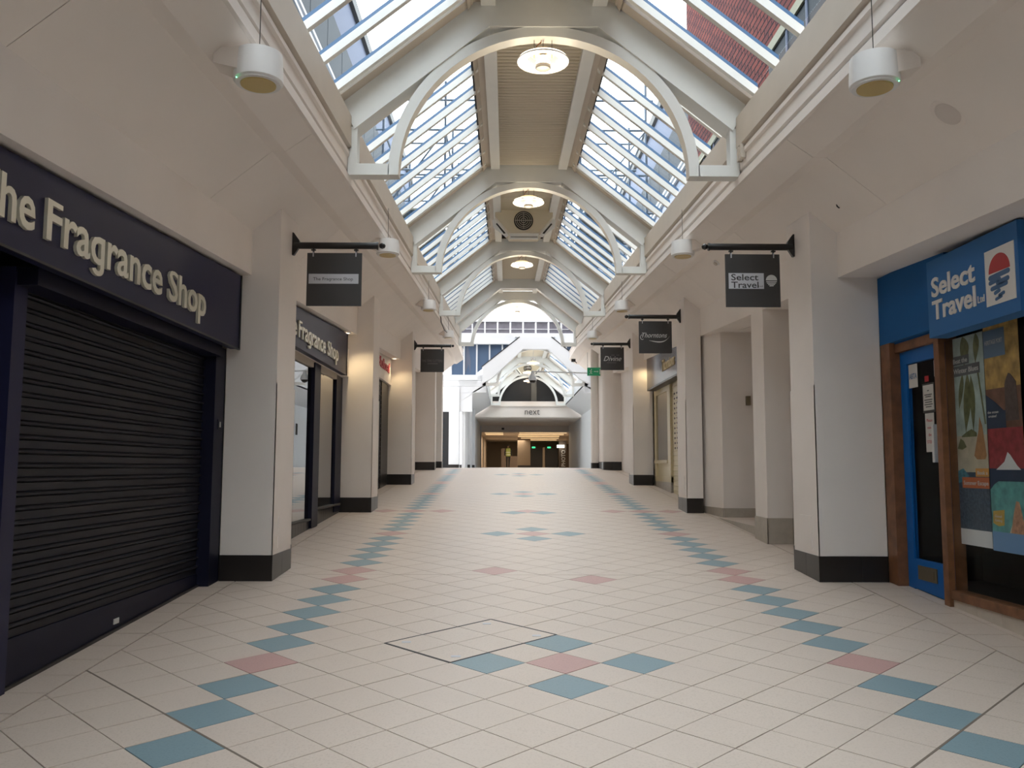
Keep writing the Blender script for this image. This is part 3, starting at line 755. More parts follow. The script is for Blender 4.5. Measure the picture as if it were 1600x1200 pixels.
def poster(label, y0, w, zones, polys, texts):
    t = thing('poster', label, 'poster', (3.685, y0-w/2, .9), 'travel posters in the window')
    o = (3.690, y0)
    for (v0, v1, m, u0, u1, lvl) in zones:
        quad('R', o, u0*w, u1*w, v0, v1, 0, .002+.0006*lvl).build('print', 'p_'+m, t)
    for pts, m, lvl in polys:
        flatpoly('R', o, [(u*w, v) for u, v in pts], .001, .002+.0006*lvl).build('print', 'p_'+m, t)
    for s, u, v, tw, h, m in texts:
        text('lettering', s, 'R', (o[0]-.0065, y0-u*w, v), tw*w, h, m, t, depth=.0004, bold=.01)
    return t
def frond(cx, cy, ang, ln, wd):
    pts = []
    for i in range(9): f = i/8; pts.append((cx+cos(ang)*ln*f*.9+wd*sin(pi*f)*.9, cy+sin(ang)*ln*f-.10*f*f))
    for i in range(8, -1, -1): f = i/8; pts.append((cx+cos(ang)*ln*f*.9-wd*sin(pi*f)*.6, cy+sin(ang)*ln*f-.04*f-.10*f*f))
    return pts
poster('tall poster with hanging palm fronds, a beach and orange captions', 7.04, .485,
       [(.895, 2.56, 'sky', 0, 1, 0), (1.42, 1.76, 'sand', 0, 1, 1), (1.02, 1.47, 'coral', 0, 1, 2), (.895, 1.02, 'whitep', 0, 1, 3),
        (2.335, 2.41, 'label', .05, .57, 3), (2.245, 2.33, 'label', .05, .88, 3), (1.435, 1.50, 'orange', .62, 1, 4), (1.345, 1.43, 'rust', .2, 1, 4)],
       [(frond(.5, 2.26, -1.9, .38, .16), 'palm', 2), (frond(.35, 2.26, -2.3, .24, .10), 'palm', 2), (frond(.6, 2.24, -1.5, .33, .10), 'palm', 2),
        (frond(.4, 2.56, -1.2, .14, .18), 'palm', 2), (frond(.8, 2.56, -1.8, .12, .12), 'palm', 2), ([(.80, 2.25), (.84, 2.25), (.99, 1.84), (.95, 1.84)], 'palm', 2),
        ([(.60, 1.60), (.68, 1.57), (.92, 1.57), (.96, 1.60), (.87, 1.83), (.80, 1.90), (.76, 1.80)], 'boat', 2),
        ([(.25, 1.76), (.4, 1.79), (.55, 1.81), (.7, 1.78), (.7, 1.75), (.25, 1.75)], 'palm', 2),
        ([(.1, 1.66), (.2, 1.74), (.3, 1.72), (.38, 1.67), (.24, 1.65)], 'palm', 2),
        ([(0, 1.47), (.25, 1.50), (.42, 1.44), (.3, 1.40), (.05, 1.38)], 'reef', 3)],
       [('Beat the', .09, 2.352, .44, .040, 'print_white'), ('Winter Blues', .09, 2.268, .76, .042, 'print_white'), ('Book a', .68, 1.452, .29, .030, 'print_white'), ('Summer Escape', .25, 1.370, .73, .034, 'print_white')])
poster('tall poster with a sunset tower above a red panel and a teal beach panel', 6.545, .45,
       [(.885, 2.58, 'sunset', 0, 1, 0), (2.34, 2.55, 'header', 0, .62, 2), (1.80, 2.10, 'dusk', 0, 1, 1), (1.80, 1.93, 'night', 0, .55, 2), (1.47, 1.80, 'red', 0, 1, 2),
        (1.405, 1.50, 'night', 0, 1, 3), (1.03, 1.405, 'teal', 0, 1, 3), (.885, 1.03, 'strip', 0, 1, 4)],
       [([(.55, 1.85), (.56, 2.12), (.62, 2.17), (.68, 2.20), (.74, 2.19), (.88, 2.13), (.92, 1.85)], 'tower', 3), ([(.0, 1.93), (.0, 2.06), (.3, 1.99), (.5, 1.93)], 'night', 3),
        ([(.2, 1.49), (.45, 1.55), (.55, 1.62), (.62, 1.60), (.8, 1.52), (.9, 1.49)], 'text', 4),
        ([(.55, 1.03), (.60, 1.12), (.66, 1.20), (.72, 1.265), (.80, 1.26), (.86, 1.18), (.95, 1.03)], 'skinp', 5), ([(.5, 1.03), (.62, 1.12), (.9, 1.12), (1.0, 1.03)], 'pier', 4),
        ([(.05, 1.18), (.38, 1.195), (.36, 1.08), (.2, 1.07), (.04, 1.09)], 'tagc', 5), ([(0, 1.44), (0, 1.34), (.12, 1.38), (.25, 1.405)], 'night', 4)],
       [('HERITAGE PORT', .05, 2.44, .52, .034, 'silver'), ('the ocean', .04, 1.915, .32, .020, 'print_white'), ('cruise!', .06, 1.885, .24, .020, 'print_white'), ('Good', .1, 1.135, .2, .02, 'print_white'), ('Going', .1, 1.105, .2, .02, 'print_white')])
MB().box(3.70, 3.72, 5.0, 6.0, .9, 2.5).build('display_board', 'dark', wf)

# ================================================================== RIGHT: RECESSED ENTRANCE
e = struct('wall_entrance')
def pier(x0, x1, y0, y1, label, zt, ztop):
    t = thing('pillar', label, None, (x0, y0, zf(y0)), None, 'structure')
    MB().box(x0, x1, y0, y1, .3, ztop).build('shaft', 'white', t)
    xs = [x0-.012, x0+.30, x0+.62, x1]
    xs = [v for v in xs if v <= x1]
    for a, c in zip(xs[:-1], xs[1:]): MB().box(a+.002, c-.002, y0-.012, y0, .3, zt).build('plinth_tile', 'ptile', t)
    MB().box(x0-.012, x0, y0-.012, (y0+y1)/2-.002, .3, zt).build('plinth_tile', 'ptile', t); MB().box(x0-.012, x0, (y0+y1)/2+.002, y1, .3, zt).build('plinth_tile', 'ptile', t)
    return t
t = thing('pillar', 'white entrance wall with beige tiled foot behind the second pillar', None, (3.33, 13.2, zf(13.2)), None, 'structure')
PL = [(3.33, 13.2), (4.8, 13.2), (4.8, 14.62), (3.172, 14.62), (3.172, 14.2)]
MB().prism(PL, lambda x, y: (x, y, .3), lambda x, y: (x, y, 3.65)).build('shaft', 'white', t)
for a, c in ((3.33, 3.63), (3.63, 3.95), (3.95, 4.8)): MB().box(a+.002, c-.002, 13.188, 13.2, .3, .885).build('plinth_tile', 'ptile', t)
for f0, f1 in ((0, .33), (.33, .66), (.66, 1)):
    p = Vector((3.33, 13.2)).lerp(Vector((3.172, 14.2)), f0+.003); q = Vector((3.33, 13.2)).lerp(Vector((3.172, 14.2)), f1-.003)
    MB().prism([(p.x-.012, p.y-.01), (q.x-.012, q.y), (q.x, q.y), (p.x, p.y)], lambda x, y: (x, y, .3), lambda x, y: (x, y, .885)).build('plinth_tile', 'ptile', t)
pier(3.165, 3.62, 10.45, 10.95, 'white entrance pier with beige tiled foot beside the first right pillar', .895, 3.5)
# raised threshold: riser tiles along the ramp and the step's top
y = 10.95
while y < 13.15:
    y1 = min(y+.325, 13.2); P = [(y+.002, zf(y)-.02), (y1-.002, zf(y1)-.02), (y1-.002, .742), (y+.002, .742)]
    MB().prism(P, lambda yy, z: (3.24, yy, z), lambda yy, z: (3.30, yy, z)).build('riser_tile', 'ptile', e); y = y1
for j in range(5):
    for i in range(7):
        MB().box(3.245+.33*j, 3.245+.33*(j+1)-.005, 10.95+.325*i, 10.95+.325*(i+1)-.005, .70, .745).build('step_tile', 't_cream', e)
MB().box(4.7, 4.85, 8.7, 13.2, .3, 4).build('recess_wall', 'white', e)
MB().box(3.55, 4.85, 8.6, 8.72, .3, 4).build('recess_wall', 'white', e)
P = [(8.72, 2.86+SL*8.72), (13.85, 2.86+SL*13.85), (13.85, 3.9), (8.72, 3.9)]
MB().prism(P, lambda y, z: (3.56, y, z), lambda y, z: (4.85, y, z)).build('recess_ceiling', 'white', e)
cb = thing('control_box', 'small brown box on the wall inside the recessed entrance', 'control box', (3.72, 13.15, 2.45)); MB().box(3.70, 3.76, 13.12, 13.2, 2.46, 2.60).build('cover', 'brass', cb)

# ================================================================== RIGHT: CREAM SHOPFRONT WITH BROWN SIGN
ts = thing('shop_sign', 'glossy brown shop sign with small gold lettering above the cream shopfront', 'shop sign', (3.15, 17, 3.25))
P = [(15.6, 3.24), (19.2, 3.24), (19.2, 2.86+SL*19.2), (15.6, 2.86+SL*15.6)]
MB().prism(P, lambda y, z: (3.17, y, z), lambda y, z: (3.30, y, z)).build('panel', 'brown', ts)
text('lettering', 'Thorntons', 'R', (3.165, 17.3, 3.44), 1.3, .24, 'gold', ts, shear=.3, depth=.008, bold=.01)
MB().prism([(15.6, 3.245), (19.2, 3.245), (19.2, 3.21), (15.6, 3.21)], lambda y, z: (3.17, y, z), lambda y, z: (3.36, y, z)).build('edge_trim', 'sblack', ts)
tw = thing('shopfront', 'cream framed shopfront with narrow window and perforated cream shutter', 'shopfront', (3.36, 17, 1.0))
XT = 3.36
MB().box(XT, XT+.08, 19.18, 19.42, 1.30, 3.23).build('frame_post', 'shutcream', tw)
MB().box(XT, XT+.08, 17.55, 17.85, 1.20, 3.23).build('frame_post', 'shutcream', tw)
MB().box(XT, XT+.08, 17.85, 19.18, 3.10, 3.23).build('frame_head', 'shutcream', tw)
MB().box(XT-.02, XT+.08, 17.85, 19.4, 1.59, 1.66).build('transom', 'shutcream', tw)
MB().box(XT+.02, XT+.03, 17.85, 19.18, 1.66, 3.10).build('pane', 'glassshop', tw)
MB().box(XT+.03, XT+.06, 17.85, 19.18, 1.30, 1.59).build('lower_panel', 'shutcream', tw)
MB().box(XT+.01, XT+.08, 17.55, 19.42, 1.20, 1.31).build('bottom_rail', 'shutcream', tw)
for j in range(3): MB().box(XT+.01, XT+.08, 17.6+.6*j+.003, 18.2+.6*j-.003, .9, 1.20).build('riser_tile', 'ptile', tw)
sm = None; z = .95; perf = MB()
while z < 3.2:
    if sm is None:
        o = MB().prism([(0, 0), (0, .085), (-.01, .092), (-.01, .098), (0, .10), (.02, .10), (.02, 0)], lambda x, h: (XT+.05+x, 14.5, .95+h), lambda x, h: (XT+.05+x, 17.55, .95+h)).build('slat', 'shutcream', tw); sm = o.data
    else:
        o = bpy.data.objects.new('slat', sm); COL.objects.link(o); o.parent = tw; o.location = (0, 0, z-.95)
    if 1.85 < z < 3.0:
        y = 14.6
        while y < 17.45: perf.box(XT+.046, XT+.052, y, y+.12, z+.022, z+.06); y += .24
    z += .10
perf.build('perforations', 'tan2', tw, kind='stuff')
MB().box(3.9, 4.0, 14.5, 19.6, .5, 3.5).build('shop_back', 'dim', wr)
MB().box(3.3, 4.0, 14.52, 19.6, 3.28, 3.4).build('shop_lid', 'white', wr)
# wall above entrance/shop on right between last pillars
MB().box(3.40, 3.5, 20.3, 25.4, .9, 4.6).build('side_wall', 'white', wr)

# ================================================================== HANGING SIGNS
def hanging_sign(side, Y, zb, label, rise=0.0):
    s = 1 if side == 'L' else -1
    xp = L_in if side == 'L' else R_in
    t = thing('hanging_sign', label, 'hanging sign', (xp, Y, zb), 'square charcoal signs hung from black brackets')
    x = lambda d: xp+s*d
    MB().prism([(x(0), zb-.10), (x(0), zb+.13), (x(.012), zb+.13), (x(.07), zb+.05), (x(.07), zb-.02), (x(.02), zb-.10)],
               lambda a, z: (a, Y-.02, z), lambda a, z: (a, Y+.02, z)).build('wall_plate', 'sblack', t)
    MB().tube([(x(.02), Y, zb), (x(.855), Y, zb)], .034, 14).build('pole', 'sblack', t, smooth=True)
    MB().lathe((x(.905), Y, zb), [(.005, -.032), (.022, -.024), (.032, 0), (.022, .024), (.005, .032)], 14, 'x').build('finial', 'sblack', t, smooth=True)
    MB().lathe((x(.862), Y, zb), [(.040, -.012), (.040, .006)], 14, 'x').build('collar', 'sblack', t, smooth=True)
    c0, c1 = x(.153), x(.703); a, b_ = min(c0, c1), max(c0, c1)
    for xx in (a+.06, b_-.06):
        h = MB().tube([(xx, Y, zb-.03), (xx, Y, zb-.075)], .010, 8).build('hanger', 'sblack', t)
        MB().box(xx-.022, xx+.022, Y-.012, Y+.012, zb-.052, zb-.040).build('hanger_nut', 'sblack', h)
        MB().box(xx-.005, xx+.005, Y-.014, Y-.010, zb-.115, zb-.065).build('hanger_clip', 'silver', h)
    MB().box(a, b_, Y-.009, Y+.009, zb-.617, zb-.077).build('board', 'board', t)
    return t, a, b_, Y-.0095, zb-.617, zb-.077
t, a, b_, yf, z0, z1 = hanging_sign('L', 8.5, 3.722, 'charcoal hanging sign with a silver strip reading as a fragrance shop')
MB().box(a+.02, b_-.03, yf-.003, yf, z0+.225, z0+.325).build('name_plate', 'silver', t)
text('lettering', 'The Fragrance Shop', 'F', (a+.065, yf-.004, z0+.258), .40, .033, 'ink', t, depth=.0005)
t, a, b_, yf, z0, z1 = hanging_sign('R', 8.5, 3.727, 'charcoal hanging sign with a silver travel shop panel and striped sun')
MB().box(a+.03, a+.385, yf-.003, yf, z0+.185, z0+.345).build('name_plate', 'silver', t)
text('lettering', 'Select', 'F', (a+.055, yf-.004, z0+.272), .275, .066, 'board', t, depth=.0005, bold=.012)
text('lettering', 'Travel', 'F', (a+.055, yf-.004, z0+.194), .275, .066, 'board', t, depth=.0005, bold=.012)
text('lettering', 'Ltd', 'F', (a+.33, yf-.004, z0+.203), .04, .018, 'board', t, depth=.0005)
b = MB(); cx, cz, r = a+.462, z0+.272, .056
flatpoly('F', (0, yf), [(cx+r*cos(q), cz+r*sin(q)) for q in [pi*i/16 for i in range(17)]], 0, .003, b)
for (hw, v) in ((.056, -.014), (.048, -.029), (.036, -.043), (.022, -.056)):
    flatpoly('F', (0, yf), [(cx-hw, cz+v-.005), (cx+hw*.9, cz+v-.004), (cx+hw, cz+v+.005), (cx-hw*.9, cz+v+.004)], 0, .003, b)
b.build('sun_emblem', 'silver2', t)
t, a, b_, yf, z0, z1 = hanging_sign('R', 14.15, 4.01, 'charcoal hanging sign with white script and a swoosh over the cream shopfront')
text('lettering', 'Thorntons', 'F', (a+.05, yf-.003, z0+.265), .42, .085, 'silver2', t, shear=.35, depth=.001, bold=.004)
b = MB(); up = []; dn = []
for i in range(17):
    f = i/16; x = a+.17+.34*f; v = z0+.215-.03*sin(pi*f*.75)+.09*f**5; w = .009*sin(pi*min(1, f*1.02))+.001
    up.append((x, v+w)); dn.append((x, v-w))
flatpoly('F', (0, yf), dn+up[::-1], 0, .003, b).build('swoosh', 'silver2', t)
b = MB(); ap = []
for i in range(13):
    q = radians(60+250*i/12); ap.append((a+.055+.03*cos(q), yf-.002, z0+.27+.04*sin(q)))
b.tube(ap, .005, 6).build('script_curl', 'silver2', t)
t, a, b_, yf, z0, z1 = hanging_sign('R', 19.95, 4.387, 'charcoal hanging sign with faint white script beside the green exit sign')
text('lettering', 'Divine', 'F', (a+.07, yf-.003, z0+.215), .42, .12, 'silver2', t, shear=.4, depth=.001)
b = MB().box(a+.15, a+.37, yf-.002, yf, z0+.165, z0+.180); b.box(a+.25, a+.33, yf-.002, yf, z0+.345, z0+.36); b.box(a+.37, a+.44, yf-.002, yf, z0+.345, z0+.36); b.build('small_print', 'faint', t)
t, a, b_, yf, z0, z1 = hanging_sign('L', 19.95, 4.327, 'charcoal hanging sign with barely legible grey capitals at the third left pillar')
text('lettering', 'THE TIME CUTTERS', 'F', (a+.03, yf-.003, z0+.235), .48, .06, 'faint', t, depth=.001)
MB().box(a+.17, a+.40, yf-.002, yf, z0+.19, z0+.205).build('small_print', 'faint', t)

# ================================================================== CAN LAMPS UNDER THE EAVES
cans = [(5.08, 2.06, 'nearest'), (10.83, 2.11, 'second'), (16.6, 2.13, 'third'), (22.35, 2.13, 'fourth')]
for side in 'LR':
    for Y, hb, w in cans:
        x = mx(-1.53, side); z = zr(Y)+hb; s = -1 if side == 'L' else 1
        where = {'L': 'along the eaves above the dark shutters', 'R': 'along the eaves above the travel shop side'}[side]
        t = thing('can_lamp', '%s white round can lamp with amber lens %s' % (w, where), 'lamp', (x, Y, z), 'can lamps along the eaves')
        MB().lathe((x, Y, z), [(.136, .0), (.149, .008), (.149, .05), (.140, .185), (.12, .19)], 36).build('housing', 'lampw', t, smooth=True)
        MB().lathe((x, Y, z), [(.135, -.008), (.135, .004)], 36).build('rim', 'lampw', t, smooth=True)
        MB().lathe((x, Y, z), [(.105, -.016), (.108, -.006)], 32).build('lens', 'lens', t, smooth=True)
        MB().tube([(x-s*0, Y, z+.19), (x+s*.0, Y, zr(Y)+2.72)], .003, 5).build('cable', 'seal', t)
        # arm that holds the can off the sloping ceiling
        MB().hexa([(x, Y-.138, z+.012), (x+s*.26, Y-.07, z+.10), (x+s*.26, Y+.07, z+.10), (x, Y+.138, z+.012),
                   (x, Y-.125, z+.188), (x+s*.26, Y-.06, z+.20), (x+s*.26, Y+.06, z+.20), (x, Y+.125, z+.188)]).build('arm', 'panel', t)
        if Y < 6: MB().lathe((x+s*.10, Y-.11, z-.012), [(.003, -.003), (.005, 0), (.003, .003)], 10).build('indicator_light', 'led', t)
# ceiling speaker and small fittings
def on_slope(x, Y):
    d = abs(x-XC); xl = XC-d
    h = 1.78+(xl+2.455)*(.42/.52) if xl < -1.935 else (2.20 if xl < -1.825 else 2.20+(xl+1.825)*.70)
    return Vector((x, Y, zr(Y)+h))
def disc_on_slope(name, m, x, Y, r, hgt, parent, prof=None):
    p = on_slope(x, Y); s = 1 if x > XC else -1
    nrm = Vector((-s*.64, -.04, -.77)).normalized(); u = nrm.cross(Vector((0, 1, 0))).normalized(); v = nrm.cross(u)
    n = 32; vs = []; fs = []
    pr = prof or [(r, -.01), (r, hgt*.6), (r*.92, hgt)]
    for rr, hh in pr: vs += [p+u*rr*cos(2*pi*k/n)+v*rr*sin(2*pi*k/n)+nrm*hh for k in range(n)]
    for j in range(len(pr)-1):
        for k in range(n): fs.append((j*n+k, j*n+(k+1) % n, (j+1)*n+(k+1) % n, (j+1)*n+k))
    fs.append(tuple(range((len(pr)-1)*n, len(pr)*n)))
    return MB().add(vs, fs).build(name, m, parent, smooth=True)
sp = thing('ceiling_speaker', 'round grey ceiling speaker flush in the sloping ceiling above the travel shop', 'speaker', tuple(on_slope(2.90, 5.42)))
disc_on_slope('rim', 'panel', 2.90, 5.42, .125, .006, sp); disc_on_slope('grille', 'speaker', 2.90, 5.42, .092, .010, sp)
sm_ = thing('smoke_detector', 'small pale detector on the sloping ceiling beside the travel hanging sign', 'smoke detector', tuple(on_slope(2.80, 11.2)))
disc_on_slope('base', 'lampw', 2.80, 11.2, .045, .02, sm_); disc_on_slope('cap', 'beige', 2.80, 11.2, .03, .04, sm_)
for x, Y, l in ((2.98, 7.55, 'short dark cable stub in the ceiling near the first right pillar'), (-1.90, 10.6, 'tiny cable stub above the first left hanging sign')):
    p = on_slope(x, Y); t = thing('cable_stub', l, 'cable', tuple(p)); MB().tube([p+Vector((0, 0, .02)), p+Vector((.01, 0, -.02)), p+Vector((.03, .0, -.035))], .006, 6).build('cable_end', 'seal', t)
t = thing('junction_box', 'pair of small beige boxes on the right fascia beside the nearest arch', 'junction box', (2.30, 8.2, zr(8.2)+2.6))
for dy in (-.02, -.12): MB().box(2.285, 2.33, 8.25+dy-.03, 8.25+dy+.02, zr(8.2)+2.56, zr(8.2)+2.70).build('box_cover', 'beige', t)
# loose cable on left fascia at third frame
t = thing('loose_cable', 'thin black cable sagging from the third arch bracket on the left', 'cable', (-1.55, 20.0, zr(20)+2.4))
MB().tube([(-1.56, 20.0, zr(20)+2.5), (-1.57, 20.4, zr(20.4)+2.32), (-1.55, 21.2, zr(21.2)+2.22), (-1.54, 22.0, zr(22)+2.24)], .012, 6).build('cable', 'seal', t)

# ================================================================== PENDANT RING LAMPS
def pendant(Y, xc, zfun, label, hang=False):
    z = zfun(Y)+3.66; x = xc
    t = thing('pendant_lamp', label, 'pendant lamp', (x, Y, z), 'glowing ring pendants along the roof ridge')
    MB().lathe((x, Y, z), [(.240, -.006), (.258, .002), (.250, .018), (.17, .030), (.155, .022), (.165, .004)], 48, closed=True).build('glowing_ring', 'glow', t, smooth=True)
    MB().lathe((x, Y, z), [(.262, -.014), (.268, -.006), (.262, .002), (.258, -.006)], 48, closed=True).build('outer_rim', 'lampw', t, smooth=True)
    MB().lathe((x, Y, z), [(.150, .02), (.150, .075), (.06, .10), (.05, .09), (.135, .068), (.14, .02)], 40, closed=True).build('reflector', 'glow2', t, smooth=True)
    MB().lathe((x, Y, z), [(.02, .06), (.05, .02), (.075, -.015), (.065, -.035), (.02, -.04)], 32).build('bulb', 'glow', t, smooth=True)
    MB().lathe((x, Y, z), [(.070, -.085), (.080, -.075), (.080, -.05), (.06, -.045)], 28).build('cap', 'capgrey', t, smooth=True)
    for dx in (-.09, .09, 0): MB().tube([(x+dx, Y, z+.03), (x+dx, Y, z+.235)], .003, 5).build('wire', 'seal', t)
    MB().tube([(x-.07, Y, z+.10), (x-.065, Y, z+.16), (x-.02, Y, z+.20), (x-.015, Y, z+.23)], .007, 6).build('flex', 'wood', t)
    MB().box(x-.10, x+.10, Y-.03, Y+.03, z+.225, z+.245).build('mounting_plate', 'silver', t)
    if hang: MB().tube([(x, Y, z+.24), (x, Y, zfun(Y)+4.30)], .008, 6).build('drop_rod', 'silver', t)
    l = bpy.data.lights.new('pendant_light', 'POINT'); l.energy = 8; l.color = (1, .80, .55); l.shadow_soft_size = .2
    lo = bpy.data.objects.new('pendant_light', l); COL.objects.link(lo); lo.location = (0, 0, -.14); lo.parent = t
for Y, l in ((8.4, 'nearest glowing round pendant lamp hung from the first arch'), (14.1, 'second glowing round pendant lamp in front of the air unit'),
             (20.0, 'third glowing round pendant lamp beyond the air unit'), (28.3, 'fourth glowing round pendant lamp at the last arch before the atrium')):
    pendant(Y, XC-.005, zr, l)

for (x, Y, tx, ty, l, e) in ((-2.53, 13.48, .35, -.25, 'guessed downlight added in the soffit beside the second left pillar', 15), (-2.53, 19.3, .3, -.3, 'guessed downlight added in the soffit beside the third left pillar', 10),
                          (3.30, 19.38, -.3, -.3, 'guessed downlight added in the soffit beside the third right pillar', 10)):  # added for the warm glow on pillars and floor; fittings guessed
    z = 2.865+SL*Y
    t = thing('downlight', l, 'lamp', (x, Y, z), 'guessed downlights over the shopfronts')
    MB().lathe((x, Y, z), [(.045, -.012), (.065, -.012), (.065, .01), (.045, .01)], 24, closed=True).build('rim', 'lampw', t, smooth=True)
    MB().lathe((x, Y, z), [(.045, -.006), (.045, .004)], 20).build('lens', 'glow', t)
    l_ = bpy.data.lights.new('downlight_beam', 'SPOT'); l_.energy = e; l_.color = (1, .78, .45); l_.spot_size = radians(140); l_.spot_blend = .6; l_.shadow_soft_size = .05
    lo = bpy.data.objects.new('downlight_beam', l_); COL.objects.link(lo); lo.parent = t; lo.location = (0, 0, -.03); lo.rotation_euler = Vector((tx, ty, -1)).to_track_quat('-Z', 'Y').to_euler()

# ================================================================== AIR UNIT
def air_unit(Y, xc, zfun, label):
    z = zfun(Y); t = thing('air_unit', label, 'air unit', (xc, Y, z+3.7))
    MB().box(xc-.50, xc+.50, Y-.8, Y, z+4.25, z+4.33).build('mounting_board', 'unit', t)
    P = [(-.585, 4.27), (-.585, 4.12), (-.30, 3.78), (.30, 3.78), (.585, 4.12), (.585, 4.27)]
    MB().prism([(xc+a, h) for a, h in P], lambda a, h: (a, Y, z+h), lambda a, h: (a, Y+.7, z+h)).build('casing', 'unit', t)
    g = MB().lathe((xc-.01, Y, z+4.025), [(.195, -.025), (.195, .0)], 40, 'y').build('grille', 'sblack', t, smooth=True)
    b = MB()
    for r in (.05, .09, .13, .165): b.lathe((xc-.01, Y-.034, z+4.025), [(r-.005, -.003), (r+.005, -.003), (r+.005, .004), (r-.005, .004)], 32, 'y', True)
    b.box(xc-.185, xc+.165, Y-.038, Y-.030, z+4.02, z+4.03); b.box(xc-.014, xc-.006, Y-.038, Y-.030, z+3.85, z+4.20)
    b.build('grille_rings', 'ringgrey', g)
    MB().hexa([(xc-.285, Y-.02, z+3.645), (xc+.285, Y-.02, z+3.645), (xc+.285, Y+.02, z+3.645), (xc-.285, Y+.02, z+3.645),
               (xc-.30, Y-.02, z+3.76), (xc+.30, Y-.02, z+3.76), (xc+.30, Y+.02, z+3.76), (xc-.30, Y+.02, z+3.76)]).build('louvre_flap', 'steel', t)
    MB().box(xc-.27, xc+.27, Y-.024, Y-.02, z+3.68, z+3.692).build('flap_slot', 'seal', t)
    for s in (-1, 1):
        P = [(xc+s*.31, 3.72), (xc+s*.59, 4.06), (xc+s*.645, 4.03), (xc+s*.62, 3.88), (xc+s*.37, 3.69)]
        MB().prism(P, lambda a, h: (a, Y-.02, z+h), lambda a, h: (a, Y+.02, z+h)).build('louvre_flap', 'steel', t)
        MB().prism([(xc+s*.37, 3.76), (xc+s*.55, 3.97), (xc+s*.57, 3.95), (xc+s*.41, 3.75)], lambda a, h: (a, Y-.026, z+h), lambda a, h: (a, Y-.02, z+h)).build('flap_slot', 'seal', t)
air_unit(17.0, XC-.02, zr, 'cream air unit with round black grille hung under the roof ridge')

# ================================================================== ATRIUM FRONT, SECOND ROOF
X2 = 1.15; YA = 33.5
aw = struct('wall_atrium')
# lower front wall with openings, seen left of the gable
MB().box(-4.2, -2.62, 31.5, 31.7, 1, 7.6).build('side_wall', 'bright', aw)
MB().box(-2.9, -2.7, 28.6, 34.2, 4.9, 7.8).build('left_wall', 'bright', aw)
MB().box(5.2, 5.4, 28.3, 34.2, 1.0, 7.8).build('right_wall', 'bright', aw)
MB().box(3.6, 5.3, 28.0, 28.2, 1.2, 5.2).build('return_wall', 'bright', aw)
for j, (z0_, z1_) in enumerate(((4.45, 4.68), (4.69, 4.92), (4.93, 5.15))):
    MB().box(-2.9, X2-1.95, YA+.4, YA+.5, z0_, z1_).build('cladding_board', 'bright', aw)
    MB().box(X2+1.95, 5.3, YA+.4, YA+.5, z0_, z1_).build('cladding_board', 'bright', aw)
MB().box(-2.9, -1.35, YA+.42, YA+.52, 3.68, 4.45).build('front_wall', 'bright', aw)
MB().box(3.92, 5.3, YA+.42, YA+.52, 1.4, 4.45).build('front_wall', 'bright', aw)
MB().box(-2.9, 5.3, YA+.45, YA+.65, 6.42, 6.84).build('white_band', 'bright', aw)
MB().box(-2.9, 5.3, YA+.35, YA+.65, 6.38, 6.42).build('band_ledge', 'bright', aw)
MB().box(-2.9, 5.3, YA+.45, YA+.65, 7.30, 7.75).build('white_band', 'bright', aw)
MB().box(-1.9, -1.15, YA+.2, YA+.45, 4.93, 5.02).build('ledge_box', 'bright', aw)
nwin[0] += 1; w = struct('window_%d' % nwin[0])
for k in range(16):
    x = -2.9+.51*k
    MB().box(x+.03, x+.48, YA+.55, YA+.57, 6.84, 7.30).build('pane', 'hiwin', w); MB().box(x-.025, x+.03, YA+.45, YA+.6, 6.84, 7.30).build('mullion', 'bright', w)
MB().box(-2.9, 5.3, YA+.5, YA+.53, 7.0, 7.02).build('transom', 'bright', w)
nwin[0] += 1; w = struct('window_%d' % nwin[0])
for k in range(16):
    x = -2.2+.51*k
    gz = lambda q: 5.42+(2.10-abs(q-X2))*.80               # the gable's slope hides the glass below it
    a, c = x+.03, x+.48
    if abs(x-X2) < 2.1 or abs(c-X2) < 2.1:
        za, zc = max(5.16, gz(a)), max(5.16, gz(c))
        if min(za, zc) < 6.36:
            P = [(a, min(za, 6.37)), (c, min(zc, 6.37)), (c, 6.38), (a, 6.38)]
            MB().prism(P, lambda q, z: (q, YA+.55, z), lambda q, z: (q, YA+.57, z)).build('pane', 'bluewin', w)
            zm = max(5.16, gz(x))
            if zm < 6.3: MB().box(x-.03, x+.03, YA+.45, YA+.6, zm, 6.38).build('mullion', 'bright', w)
    else:
        MB().box(a, c, YA+.55, YA+.57, 5.16, 6.38).build('pane', 'bluewin', w); MB().box(x-.03, x+.03, YA+.45, YA+.6, 5.16, 6.38).build('mullion', 'bright', w)
# curtain seen in the first window
MB().prism([(-1.66, 5.2), (-1.60, 6.3), (-1.52, 6.3), (-1.42, 5.7), (-1.44, 5.2), (-1.50, 5.6)], lambda x, z: (x, YA+.53, z), lambda x, z: (x, YA+.54, z)).build('curtain', 'bpanel', w)
